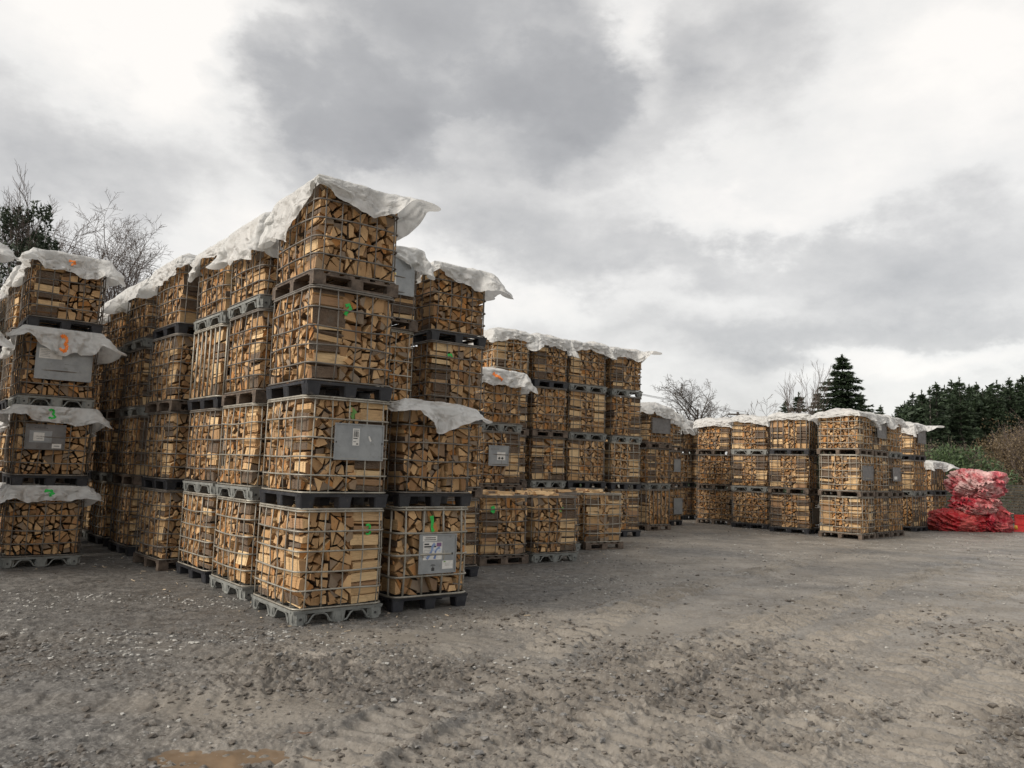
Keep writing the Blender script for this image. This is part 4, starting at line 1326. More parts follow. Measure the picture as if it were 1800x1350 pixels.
def spline(pts, n=8):
    pts = [np.array(p, float) for p in pts]; out = []
    for i in range(len(pts) - 1):
        p0, p1, p2, p3 = pts[max(i - 1, 0)], pts[i], pts[i + 1], pts[min(i + 2, len(pts) - 1)]
        for k in range(n):
            t = k / n
            out.append(0.5 * (2 * p1 + (p2 - p0) * t + (2 * p0 - 5 * p1 + 4 * p2 - p3) * t * t + (3 * p1 - p0 - 3 * p2 + p3) * t ** 3))
    out.append(pts[-1]); return out


TRACKS = [  # (pixels along the wheel track, width, tread period, depth)
    ([(560, 1349), (760, 1240), (920, 1165), (1160, 1050), (1420, 985)], 0.46, 0.090, 1.0),
    ([(880, 1349), (1060, 1235), (1230, 1150), (1440, 1062), (1700, 990)], 0.50, 0.095, 1.0),
    ([(1090, 1349), (1290, 1215), (1500, 1115), (1799, 1030)], 0.52, 0.10, 1.0),
    ([(1320, 1349), (1480, 1225), (1799, 1100)], 0.50, 0.10, 1.0),
    ([(1570, 1349), (1690, 1245), (1799, 1180)], 0.50, 0.10, 0.9),
    ([(740, 1349), (1000, 1215), (1330, 1120), (1560, 1030)], 0.34, 0.085, 0.8),
    ([(0, 1240), (300, 1230), (620, 1190), (880, 1110), (1060, 1030)], 0.45, 0.10, 0.25),
    ([(0, 1120), (240, 1130), (560, 1180), (900, 1215)], 0.45, 0.10, 0.3),
]


def height(X, Y):
    """-> (z, mud, rough) at ground points (numpy arrays)"""
    r = np.hypot(X, Y)
    fade = np.clip(1.2 - r / 60, 0, 1)
    z = fbm(X * 0.35, Y * 0.35, 3, 1) * 0.035 + fbm(X * 1.6, Y * 1.6, 4, 5) * 0.022
    # mud churned near the camera, gravel by the crates
    mud = np.clip(0.62 + fbm(X * 0.45 + 4, Y * 0.45, 4, 21) * 1.5 + (6.2 + 0.9 * X - Y) * 0.30, 0, 1)
    mud = np.maximum(mud, np.clip((X - 0.17 * Y + 1.2) * 0.7, 0, 1) * np.clip(0.80 + fbm(X * 0.5, Y * 0.8, 4, 23) * 1.5, 0.1, 1))
    rough = np.clip(0.28 + fbm(X * 0.8, Y * 0.8, 3, 31) * 1.9, 0, 1) * np.clip((9.0 - Y) / 3.0, 0.08, 1)
    clod = np.abs(fbm(X * 6.0, Y * 7.5, 4, 41, 0.62))
    clod2 = np.abs(fbm(X * 15.0 + 3, Y * 17.0, 3, 47, 0.6))
    z = z + (clod - 0.16) * 0.12 * rough * mud + (clod2 - 0.15) * 0.055 * (0.35 + rough) * (0.5 + 0.5 * mud)
    z = z + fbm(X * 30, Y * 30, 2, 61) * 0.010
    # scraped pale flats
    flat = np.zeros_like(X)
    for (q, w, l, an) in (((1090, 1105), 1.1, 0.6, 0.5), ((960, 1180), 0.5, 0.25, 0.3), ((420, 1240), 0.8, 0.35, 0.1), ((690, 1120), 1.0, 0.4, 0.1)):
        p = at(*q); dx, dy = X - p.x, Y - p.y
        a = (dx * math.cos(an) + dy * math.sin(an)) / w; b = (-dx * math.sin(an) + dy * math.cos(an)) / l
        flat = np.maximum(flat, np.clip(1.6 - np.hypot(a, b) * 1.3 + fbm(X * 3, Y * 3, 2, 71) * 0.6, 0, 1))
    z = z * (1 - 0.75 * flat) - 0.012 * flat
    for ti, (pp, w, per, dep) in enumerate(TRACKS):
        pts = spline([(at(*q).x, at(*q).y) for q in pp], 7)
        s0 = 0.0
        bd = np.full(X.shape, 9.0); bs = np.zeros(X.shape); bt = np.zeros(X.shape)
        for i in range(len(pts) - 1):
            ax, ay = pts[i]; bx_, by_ = pts[i + 1]; L = math.hypot(bx_ - ax, by_ - ay)
            ux, uy = (bx_ - ax) / L, (by_ - ay) / L
            near = (X > min(ax, bx_) - 0.7) & (X < max(ax, bx_) + 0.7) & (Y > min(ay, by_) - 0.7) & (Y < max(ay, by_) + 0.7)
            if near.any():
                dx, dy = X[near] - ax, Y[near] - ay
                s = np.clip(dx * ux + dy * uy, 0, L); t = -dx * uy + dy * ux
                d = np.hypot(dx - s * ux, dy - s * uy)
                m = d < bd[near]
                idx = np.where(near)
                idx = tuple(q[m] for q in idx)
                bd[idx] = d[m]; bs[idx] = s0 + s[m]; bt[idx] = t[m]
            s0 += L
        near = bd < 0.65
        t, s = bt[near], bs[near]
        wob = fbm(X[near] * 3, Y[near] * 3, 3, 80 + ti)
        prof = np.clip((w / 2 - bd[near]) / 0.05 + 0.5, 0, 1)
        lug = np.sin(2 * math.pi * (s / (per * 1.9) + np.abs(t) * (0.8 + 1.2 * (ti % 2)) + fbm(X[near] * 1.3, Y[near] * 1.3, 2, 280 + ti) * 1.2))
        lug = np.tanh(lug * 3.2 + 1.2) * 0.5 * np.clip(1.0 + fbm(X[near] * 4, Y[near] * 4, 3, 180 + ti) * 1.6, 0, 1.3) + fbm(X[near] * 14, Y[near] * 14, 3, 190 + ti) * 0.22
        wear = np.clip(0.85 + fbm(X[near] * 1.1, Y[near] * 1.1, 3, 90 + ti) * 1.8, 0.0, 1) * dep
        berm = np.exp(-((bd[near] - w / 2 - 0.05) / 0.06) ** 2) * 0.026 * dep * np.clip(0.6 + wob * 2.0, 0, 1.4)
        flat[near] = np.maximum(flat[near], prof * (0.75 if ti < 6 else 0.2) * np.clip(0.75 + wob * 1.6, 0, 1))
        z[near] = z[near] * (1 - 0.7 * prof * wear) + prof * wear * (-0.014 + lug * np.where(X[near] > 0.2, 0.085, 0.055)) + berm
    # flat under the crates
    for T in TW.values():
        cx = T['p'] + T['u'] * T['a'] / 2 + T['v'] * T['b'] / 2
        d = np.hypot(X - cx.x, Y - cx.y)
        k = np.clip((1.25 - d) / 0.45, 0, 1)
        z = z * (1 - k) + (T['z0'] - 0.004) * k
    # bring the general level under z0 of the raised and lowered rows
    for (x, y, rx, ry, an, lab) in pud:
        dx, dy = X - x, Y - y
        a = (dx * math.cos(an) + dy * math.sin(an)) / rx; b = (-dx * math.sin(an) + dy * math.cos(an)) / ry
        d = np.hypot(a, b) + fbm(X * 4, Y * 4, 4, 99, 0.6) * 1.1
        k = np.clip((1.15 - d) * 3.0, 0, 1)
        z = z * (1 - 0.55 * k) - 0.030 * k
    far = np.clip((r - 26) / 20, 0, 1)
    z = z * fade * (1 - far) + far * (-0.02)
    return z, mud, np.maximum(flat * 0.0, rough), flat


rad = [0.0, 0.6, 1.2, 1.8, 2.4, 2.8, 3.1]
while rad[-1] < 30: rad.append(rad[-1] + 0.0088 * (max(rad[-1], 3.4) / 4) ** 1.62)
while rad[-1] < 1500: rad.append(rad[-1] * 1.07)
rad = np.array(rad)
fine = np.linspace(-43, 43, 880)
coarse = np.concatenate([np.linspace(-180, -46, 46), fine, np.linspace(46, 177, 45)])
ang = np.radians(coarse)
A_, R_ = np.meshgrid(ang, rad[1:])
GX, GY = R_ * np.sin(A_), R_ * np.cos(A_)
GZ, MUD, ROUGH, FLAT = height(GX, GY)
nA, nR = len(ang), len(rad) - 1
V = np.concatenate([[[0, 0, -0.01]], np.stack([GX.ravel(), GY.ravel(), GZ.ravel()], 1)])
i0 = np.arange(nR - 1)[:, None] * nA; j0 = np.arange(nA)[None, :]
j1 = (j0 + 1) % nA
Q = np.stack([1 + i0 + j0, 1 + i0 + nA + j0, 1 + i0 + nA + j1, 1 + i0 + j1], -1).reshape(-1, 4)
cen = np.stack([np.zeros(nA, int), 1 + np.arange(nA), 1 + (np.arange(nA) + 1) % nA, 1 + (np.arange(nA) + 1) % nA], 1)
print('ground verts', len(V), 'quads', len(Q))


def mat_ground():
    m, nt, b, _ = new_mat('wet_gravel_and_mud')
    g = NT(nt)
    P = g.pos()
    t = g.sep(g.attr('tint'))        # mud share, scraped share, dampness
    n1 = g.noise(P, 1.3, 6, 0.65); n2 = g.noise(P, 7, 6, 0.7); n3 = g.noise(P, 42, 5, 0.7)
    gravel = g.mix(g.rng(n2, 0.35, 0.7), (0.064, 0.061, 0.057), (0.180, 0.170, 0.156))
    gravel = g.mix(g.rng(n3, 0.56, 0.74, 0, 0.75), gravel, (0.20, 0.19, 0.175))
    mudc = g.mix(g.rng(n1, 0.35, 0.68), (0.160, 0.142, 0.119), (0.275, 0.246, 0.209))
    mudc = g.mix(g.rng(n2, 0.54, 0.74, 0, 0.8), mudc, (0.095, 0.083, 0.070))
    mudc = g.mix(g.rng(n3, 0.55, 0.75, 0, 0.35), mudc, (0.24, 0.215, 0.18))
    base = g.mix(t[0], gravel, mudc)
    base = g.mix(g.math('MULTIPLY', t[1], 0.7), base, (0.285, 0.255, 0.215))
    damp = g.rng(g.math('ADD', g.math('MULTIPLY', t[2], 0.55), g.noise(P, 4.5, 7, 0.72)), 0.74, 0.92)
    base = g.mix(g.math('MULTIPLY', damp, 0.66), base, (0.088, 0.075, 0.062))
    v = g.n('ShaderNodeTexVoronoi'); g.L(P, v.inputs['Vector']); v.inputs['Scale'].default_value = 34
    chip = g.math('MULTIPLY', g.rng(v.outputs['Distance'], 0.10, 0.22, 1, 0), g.rng(g.sep(v.outputs['Color'])[0], 0.72, 0.80))
    chip = g.math('MULTIPLY', chip, g.rng(n1, 0.42, 0.60, 0.1, 1))
    base = g.mix(g.math('MULTIPLY', chip, g.rng(t[0], 0, 1, 0.85, 0.35)), base, (0.46, 0.445, 0.41))
    v2 = g.n('ShaderNodeTexVoronoi'); g.L(P, v2.inputs['Vector']); v2.inputs['Scale'].default_value = 75
    gc = g.sep(v2.outputs['Color'])
    base = g.mix(g.math('MULTIPLY', g.rng(gc[0], 0.55, 0.95), 0.28), base, (0.36, 0.34, 0.31))
    base = g.mix(g.math('MULTIPLY', g.rng(gc[1], 0.60, 0.95), 0.38), base, (0.055, 0.050, 0.045))
    v3 = g.n('ShaderNodeTexVoronoi'); g.L(P, v3.inputs['Vector']); v3.inputs['Scale'].default_value = 20
    base = g.mix(g.math('MULTIPLY', g.math('MULTIPLY', g.rng(g.sep(v3.outputs['Color'])[2], 0.70, 0.78), g.rng(v3.outputs['Distance'], 0.22, 0.42, 1, 0)), g.rng(n2, 0.42, 0.62, 0.0, 0.75)), base, (0.085, 0.077, 0.068))
    base = g.mix(g.math('MULTIPLY', t[1], 0.55), base, g.mix(g.rng(n1, 0.3, 0.7), (0.135, 0.119, 0.099), (0.215, 0.192, 0.162)))
    nt.links.new(base, b.inputs['Base Color'])
    wet = g.rng(g.noise(P, 2.2, 5, 0.6), 0.40, 0.66)
    g.put(b.inputs['Roughness'], g.math('ADD', g.math('MULTIPLY', wet, 0.35), 0.42))
    b.inputs['Specular IOR Level'].default_value = 0.35
    h = g.math('ADD', g.math('MULTIPLY', g.noise(P, 30, 8, 0.78), 1.0), g.math('MULTIPLY', g.noise(P, 120, 4, 0.7), 0.4))
    nt.links.new(g.bump(h, 0.8, 0.007), b.inputs['Normal'])
    return m


M['ground'] = mat_ground()
tint = np.concatenate([[[1, 0, 0]], np.stack([MUD.ravel(), FLAT.ravel(), ROUGH.ravel()], 1)])
me = np_mesh('ground', V, Q, [M['ground']], smooth=True, col=tint)
ground = tag(link('ground', me), kind='structure')
# the middle of the fan under the camera
me = np_mesh('ground_centre', V[:nA + 1], cen[:, :3], [M['ground']], col=tint[:nA + 1])
bmj = bmesh.new(); bmj.from_mesh(ground.data)
bmj.verts.ensure_lookup_table()
for f in cen[:, :3]: bmj.faces.new([bmj.verts[int(i)] for i in f])
bmj.to_mesh(ground.data); bmj.free(); bpy.data.meshes.remove(me)
ground.data.polygons.foreach_set('use_smooth', np.ones(len(ground.data.polygons), bool))

# puddles: thin sheets of water lying in the hollows
def mat_water(name, col, rough=0.06):
    m, nt, b, _ = new_mat(name); g = NT(nt); P = g.pos()
    nt.links.new(g.mix(g.rng(g.noise(P, 6, 4, 0.6), 0.3, 0.7), col, tuple(c * 1.35 for c in col)), b.inputs['Base Color'])
    b.inputs['Roughness'].default_value = rough; b.inputs['IOR'].default_value = 1.33
    nt.links.new(g.bump(g.noise(P, 14, 3, 0.5), 0.06, 0.01), b.inputs['Normal'])
    return m


wm = [mat_water('muddy_water', (0.150, 0.108, 0.072), 0.05), mat_water('dark_water', (0.07, 0.06, 0.05)), mat_water('reddish_water', (0.13, 0.08, 0.052), 0.15), mat_water('pale_water', (0.12, 0.11, 0.10))]
for i, (x, y, rx, ry, an, lab) in enumerate(pud):
    mb = MB(); vs = []
    for k in range(40):
        t = 2 * math.pi * k / 40
        a, b = math.cos(t) * rx * 1.35, math.sin(t) * ry * 1.35
        vs.append((x + a * math.cos(an) - b * math.sin(an), y + a * math.sin(an) + b * math.cos(an), -0.0265 + 0.002 * i))
    mb.add(vs, [tuple(range(40))])
    tag(link('puddle', mb.mesh('puddle', wm[i])), lab, None, None, 'structure')

# loose stones: pale chips in drifts, mud clods; nobody could count them
rs = np.random.RandomState(5)


def scatter(n, f, zs, smin, smax, name, mats, mi_p, label, seed):
    rs = np.random.RandomState(seed)
    P = []
    while len(P) < n:
        ang = rs.uniform(-0.72, 0.72, 20000); r = 3.6 + 26 * rs.uniform(0, 1, 20000) ** 1.25
        X, Y = r * np.sin(ang), r * np.cos(ang)
        k = rs.uniform(0, 1, 20000) < f(X, Y)
        P += list(zip(X[k], Y[k]))
    P = np.array(P[:n])
    Z = height(P[:, 0], P[:, 1])[0]
    ok = Z > (-0.024 if zs else -1)
    P, Z = P[ok], Z[ok]; n = len(P)
    # squashed, irregular eight-sided pebbles
    base = np.array([(1, 0, 0), (0, 1, 0), (-1, 0, 0), (0, -1, 0), (0.55, 0.5, 0.75), (-0.6, 0.45, 0.7), (-0.5, -0.55, 0.75), (0.6, -0.5, 0.65), (0, 0, -0.8)])
    tri = np.array([(0, 1, 4), (1, 5, 4), (1, 2, 5), (2, 6, 5), (2, 3, 6), (3, 7, 6), (3, 0, 7), (0, 4, 7), (4, 5, 6), (4, 6, 7), (1, 0, 8), (2, 1, 8), (3, 2, 8), (0, 3, 8)])
    s = (smin + (smax - smin) * rs.uniform(0, 1, n) ** 3.5)[:, None, None] * (0.8 + 0.02 * P[:, 1])[:, None, None]
    v = base[None] * (1 + rs.uniform(-0.3, 0.3, (n, 9, 3)))
    v = v * s * np.stack([rs.uniform(0.7, 1.5, n), rs.uniform(0.6, 1.1, n), rs.uniform(0.35, 0.8, n)], 1)[:, None]
    th = rs.uniform(0, 6.283, n); c, sn = np.cos(th)[:, None], np.sin(th)[:, None]
    x = v[:, :, 0] * c - v[:, :, 1] * sn; y = v[:, :, 0] * sn + v[:, :, 1] * c
    V = np.stack([x + P[:, 0:1], y + P[:, 1:2], v[:, :, 2] + Z[:, None]], -1).reshape(-1, 3)
    F_ = (tri[None] + (np.arange(n) * 9)[:, None, None]).reshape(-1, 3)
    mi = np.repeat(rs.choice(len(mats), n, p=mi_p), len(tri))
    o = link(name, np_mesh(name, V, F_, mats, mi))
    tag(o, label, kind='stuff')


M['chip_pale'] = mat_simple('pale_stone', (0.27, 0.26, 0.235), (0.44, 0.43, 0.40), 30, 0.7, 0, 0.3)
M['chip_grey'] = mat_simple('grey_stone', (0.10, 0.097, 0.09), (0.21, 0.20, 0.19), 30, 0.7, 0, 0.3)
M['clod'] = mat_simple('mud_clod', (0.065, 0.056, 0.047), (0.140, 0.121, 0.101), 30, 0.8, 0, 0.5)


def chips(X, Y):
    f = np.clip(fbm(X * 0.55 + 2, Y * 1.1, 3, 141) * 3.2 + 0.05, 0, 1)
    near_rows = np.clip(1.15 - np.abs(Y - 9.2 - 0.35 * X) / 2.4, 0, 1) * (X < 0.3)
    right = np.clip(1 - np.hypot((X - 1.8) / 1.6, (Y - 11.2) / 1.1), 0, 1) * 2.4
    far = np.clip((Y - 10) / 6, 0, 1) * 0.35
    return np.clip(f * (0.10 + 1.1 * near_rows + far) + right * np.clip(f + 0.2, 0, 1) + 0.02, 0, 1)


scatter(13000, chips, True, 0.005, 0.026, 'gravel', [M['chip_pale'], M['chip_grey']], [0.55, 0.45], 'pale stone chips strewn in drifts over the dark yard', 7)
scatter(15000, lambda X, Y: np.clip(0.25 + fbm(X * 0.8, Y * 0.8, 3, 31) * 2.0, 0.02, 1) * np.clip((11 - Y) / 5, 0.03, 1), True, 0.006, 0.036, 'mud_clods', [M['clod'], M['chip_grey']], [0.8, 0.2], 'lumps of mud thrown up by wheels', 8)

M['splinter'] = mat_simple('wood_splinter', (0.30, 0.23, 0.15), (0.50, 0.40, 0.28), 30, 0.8, 0, 0.3)
rs = np.random.RandomState(77); mb = MB(); n_s = 0
while n_s < 200:
    T = list(TW.values())[rs.randint(len(TW))]
    if T['p'].y > 20: continue
    t = rs.uniform(-0.3, 1.3); d = -abs(rs.normal(0, 0.45)) - 0.03
    if rs.rand() < 0.5: q = T['p'] + T['u'] * t + T['v'] * d
    else: q = T['p'] + T['v'] * t + T['u'] * d
    z = float(height(np.array([q.x]), np.array([q.y]))[0][0])
    L = 0.008 + 0.035 * rs.uniform(0, 1) ** 2.5; an = rs.uniform(0, 3.14); w = rs.uniform(0.003, 0.010)
    a = Vector((math.cos(an), math.sin(an), rs.uniform(-0.1, 0.25))) * L; b = Vector((-math.sin(an), math.cos(an), 0)) * w; c0 = Vector((q.x, q.y, z + 0.008))
    mb.add([c0 - a - b, c0 + a - b, c0 + a + b, c0 - a + b, c0 - a * 0.8 + Vector((0, 0, w)), c0 + a * 0.7 + Vector((0, 0, w))], [(0, 1, 5, 4), (3, 4, 5, 2), (0, 4, 3), (1, 2, 5), (0, 3, 2, 1)])
    n_s += 1
tag(link('wood_splinters', mb.mesh('wood_splinters', M['splinter'])), 'pale splinters of wood fallen round the towers', kind='stuff')

# ------------------------------------------------------------------ board fence on the right
M['board'] = mat_simple('weathered_fence_board', (0.028, 0.026, 0.020), (0.072, 0.066, 0.052), 9, 0.9, 0, 0.4, vary=0.22)
fa, fb = at(1600, 921, 0), at(1930, 933, 0)
fa, fb = at_depth(1590, 900, 31.5), at_depth(2100, 915, 29.0)
fa.z = fb.z = -0.03
fd = (fb - fa); FL = fd.length; fd.normalize()
fence = link('board_fence', None, None, fa, (0, 0, math.atan2(fd.y, fd.x)))
tag(fence, 'dark weathered board fence with gaps behind the red sacks', 'fence')
nb = 4; bl = FL / nb
mbb = MB(); mbb.box(0.012, bl - 0.012, -0.012, 0.012, 0, 0.082)
bme = mbb.mesh('board', M['board'])
mbp = MB(); mbp.box(-0.05, 0.05, 0.013, 0.11, 0, 1.62)
pme = mbp.mesh('fence_post', M['board'])
for i in range(nb):
    for k in range(14): link('board', bme, fence, (i * bl, rng.uniform(-0.004, 0.004), 0.06 + k * 0.112), (0, R(rng.uniform(-0.12, 0.12)), 0))
for i in range(nb + 1): link('fence_post', pme, fence, (i * bl, 0, 0))


# ------------------------------------------------------------------ red sacks
def mat_sack(name, red, pale, k):
    m, nt, b, out = new_mat(name); g = NT(nt); P = g.pos()
    n = g.noise(P, 1.6, 5, 0.6, dist=0.8)
    base = g.mix(g.rng(n, 0.38, 0.62), red, pale)
    base = g.mix(g.rng(g.noise(P, 6, 5, 0.65, dist=1.0), 0.5, 0.7, 0, k), base, (0.52, 0.36, 0.33))
    base = g.mix(g.rng(g.noise(P, 2.6, 3, 0.6), 0.58, 0.72, 0, 0.8), base, (0.20, 0.014, 0.03))
    nt.links.new(base, b.inputs['Base Color']); b.inputs['Roughness'].default_value = 0.42
    vo = g.n('ShaderNodeTexVoronoi', feature='DISTANCE_TO_EDGE'); g.L(g.mix(0.35, P, g.noise(P, 2.2, 3, 0.6, out='Color')), vo.inputs['Vector']); vo.inputs['Scale'].default_value = 2.6
    nt.links.new(g.bump(g.math('ADD', g.noise(P, 6, 3, 0.5, dist=1.6), g.rng(vo.outputs[0], 0.0, 0.2)), 0.9, 0.05), b.inputs['Normal'])
    return m


def sack(name, label, c, size, seed, mat, yaw=0.0, lean=0.0, sag=0.35, flaps=3):
    U_, V_ = 160, 100
    u = np.linspace(0, 2 * math.pi, U_, endpoint=False); v = np.linspace(-math.pi / 2, math.pi / 2, V_)
    U2, V2 = np.meshgrid(u, v)
    ex = 0.72
    cx = np.sign(np.cos(U2)) * np.abs(np.cos(U2)) ** ex; cy = np.sign(np.sin(U2)) * np.abs(np.sin(U2)) ** ex
    cv = np.abs(np.cos(V2)) ** 0.62; sv = np.sign(np.sin(V2)) * np.abs(np.sin(V2)) ** 0.85
    X, Y, Z = cx * cv, cy * cv, sv
    # big lumps, then creases radiating from pinches
    q = fbm(X * 1.5 + seed, Y * 1.5 + Z * 1.3, 3, seed) * 0.42
    cr = np.abs(fbm(X * 3.4 + Z * 2.2 + seed * 3, Y * 3.4 - Z * 2.6, 4, seed + 4, 0.6))
    cr2 = np.abs(fbm(X * 8 + Z * 5 + seed, Y * 8 - Z * 7, 3, seed + 7, 0.6))
    k = 1 + q - cr * 0.42 - cr2 * 0.09
    X, Y, Z = X * k, Y * k, Z * (1 + q * 0.5 - cr * 0.25)
    Z = np.where(Z < 0, Z * (1 - sag), Z)
    Z = np.maximum(Z, -(1 - sag) * 0.80)
    X, Y, Z = X * size[0], Y * size[1], Z * size[2]
    X = X + Z * lean
    zb = Z.min()
    pts = np.stack([X, Y, Z - zb], -1).reshape(-1, 3)
    i = np.arange(V_ - 1)[:, None] * U_; j = np.arange(U_)[None]
    F_ = np.stack([i + j, i + (j + 1) % U_, i + U_ + (j + 1) % U_, i + U_ + j], -1).reshape(-1, 4)
    o = link(name, np_mesh(name, pts, F_, [mat], smooth=True), None, c, (0, 0, yaw))
    tag(o, label, 'sack', 'red mesh sacks heaped by the fence')
    # gathered flaps of loose plastic sticking out
    rg = random.Random(seed)
    for f in range(flaps):
        mb = MB(); an = rg.uniform(math.pi, 2 * math.pi); zz = rg.uniform(0.3, 0.9) * size[2] * (2 - sag) * 0.8
        bx_, by_ = math.cos(an) * size[0] * 0.80 + (zz * lean), math.sin(an) * size[1] * 0.80
        n = 7; L = rg.uniform(0.16, 0.34)
        vs = []
        for a in range(n):
            for r_ in range(4):
                w = (a / (n - 1) - 0.5) * (0.14 + 0.26 * r_ / 3)
                vs.append((bx_ + math.cos(an) * L * r_ / 3 - math.sin(an) * w, by_ + math.sin(an) * L * r_ / 3 + math.cos(an) * w, zz + rg.uniform(-0.03, 0.03) + 0.05 * (a % 2) - 0.03 * r_))
        mb.add(vs, [(a * 4 + r_, a * 4 + r_ + 1, (a + 1) * 4 + r_ + 1, (a + 1) * 4 + r_) for a in range(n - 1) for r_ in range(3)])
        link('loose_flap', mb.mesh('loose_flap', mat), o)
    return o


bc = at_depth(1706, 930, 26.0); bc.z = -0.05
px1 = 26.0 / F_PX
sackA = mat_sack('red_net_plastic', (0.42, 0.010, 0.018), (0.50, 0.075, 0.065), 0.25)
sackB = mat_sack('pink_net_plastic', (0.52, 0.075, 0.095), (0.58, 0.36, 0.34), 0.7)
sackC = mat_sack('mixed_net_plastic', (0.45, 0.022, 0.040), (0.52, 0.25, 0.23), 0.65)
sackD = mat_sack('deep_red_net_plastic', (0.40, 0.012, 0.03), (0.50, 0.09, 0.09), 0.3)
sack('red_sack', 'long bright red sack lying lowest at the left of the heap', bc + Vector((-0.42, 0.0, 0)), (1.06, 0.62, 0.50), 3, sackA, 0.0)
sack('red_sack', 'dark red bulging sack at the lower right of the heap', bc + Vector((0.74, 0.12, 0)), (0.52, 0.55, 0.76), 5, sackD, 0.3, -0.15)
sack('red_sack', 'crumpled pink and red sack in the middle of the heap', bc + Vector((0.16, 0.05, 0.62)), (0.80, 0.55, 0.46), 8, sackC, 0.1, 0.0, 0.3, 6)
sack('red_sack', 'pale pink sack on top of the heap', bc + Vector((0.28, 0.0, 1.14)), (0.90, 0.60, 0.64), 12, sackB, 0.05, 0.0, 0.32, 6)

# ------------------------------------------------------------------ red plough blade with a yellow lamp at the right edge
bp = at_depth(1797, 926, 26.5); bp.z = -0.04
M['red'] = mat_simple('bright_red_paint', (0.62, 0.012, 0.012), (0.70, 0.03, 0.02), 6, 0.4, 0, 0.1)
M['amber'] = mat_simple('amber_plastic', (0.75, 0.36, 0.03), (0.85, 0.50, 0.08), 20, 0.3, 0, 0)
mb = MB()
mb.add([(-0.22, 0, 0.16), (1.3, 0, 0.16), (1.3, 0.05, 0.62), (-0.20, 0.05, 0.60), (-0.22, 0.06, 0.16), (1.3, 0.06, 0.16), (1.3, 0.11, 0.62), (-0.20, 0.11, 0.60)], [(0, 1, 2, 3), (7, 6, 5, 4), (0, 4, 5, 1), (1, 5, 6, 2), (2, 6, 7, 3), (3, 7, 4, 0)])
mb.box(-0.26, 1.3, -0.03, 0.0, 0.58, 0.61)
rb = link('red_steel_box', mb.mesh('red_steel_box', M['red']), None, bp)
tag(rb, 'bright red steel box with amber lamp cut off by the right edge', 'machine part')
mb = MB(); mb.box(-0.32, 1.3, -0.08, 0.14, 0.0, 0.155, -0.02); link('base_beam', mb.mesh('base_beam', M['red']), rb)
mb = MB(); mb.tube([(-0.26, -0.06, 0.12), (-0.26, -0.06, 0.25)], 0.06, 10, r2=0.045); link('amber_lamp', mb.mesh('amber_lamp', M['amber'], True), rb)
mb = MB()
for zz in (0.26, 0.5): mb.box(-0.14, 1.28, -0.012, -0.0005, zz, zz + 0.03)
link('reinforcing_rib', mb.mesh('reinforcing_rib', M['red']), rb)['kind'] = 'stuff'

# ------------------------------------------------------------------ trees
M['twig'] = mat_simple('bare_twigs', (0.050, 0.040, 0.034), (0.105, 0.088, 0.074), 3, 0.9, 0, 0)
M['bark_grey'] = mat_simple('grey_tree_bark', (0.055, 0.048, 0.042), (0.12, 0.105, 0.09), 4, 0.9, 0, 0.5)
M['birch_twig'] = mat_simple('birch_twigs', (0.075, 0.058, 0.05), (0.13, 0.10, 0.085), 3, 0.9, 0, 0)


def mat_leaf(name, c1, c2, tr=0.25):
    m, nt, b, out = new_mat(name); g = NT(nt)
    t = g.sep(g.attr('tint'))
    base = g.mix(t[0], c1, c2)
    nt.links.new(base, b.inputs['Base Color']); b.inputs['Roughness'].default_value = 0.6
    x = g.n('ShaderNodeBsdfTranslucent'); g.L(base, x.inputs[0]); mx = g.n('ShaderNodeMixShader'); mx.inputs[0].default_value = tr
    g.L(b.outputs[0], mx.inputs[1]); g.L(x.outputs[0], mx.inputs[2]); g.L(mx.outputs[0], out.inputs[0])
    return m


M['needle'] = mat_leaf('spruce_needles', (0.018, 0.032, 0.016), (0.055, 0.085, 0.040), 0.1)
M['pine_needle'] = mat_leaf('pine_needles', (0.020, 0.032, 0.018), (0.060, 0.082, 0.045), 0.1)
M['laurel'] = mat_leaf('laurel_leaves', (0.030, 0.052, 0.020), (0.10, 0.15, 0.06), 0.2)
M['brown_leaf'] = mat_leaf('dry_brown_leaves', (0.085, 0.058, 0.032), (0.20, 0.145, 0.075), 0.2)
M['willow'] = mat_leaf('pale_willow_buds', (0.12, 0.105, 0.055), (0.22, 0.19, 0.10), 0.2)


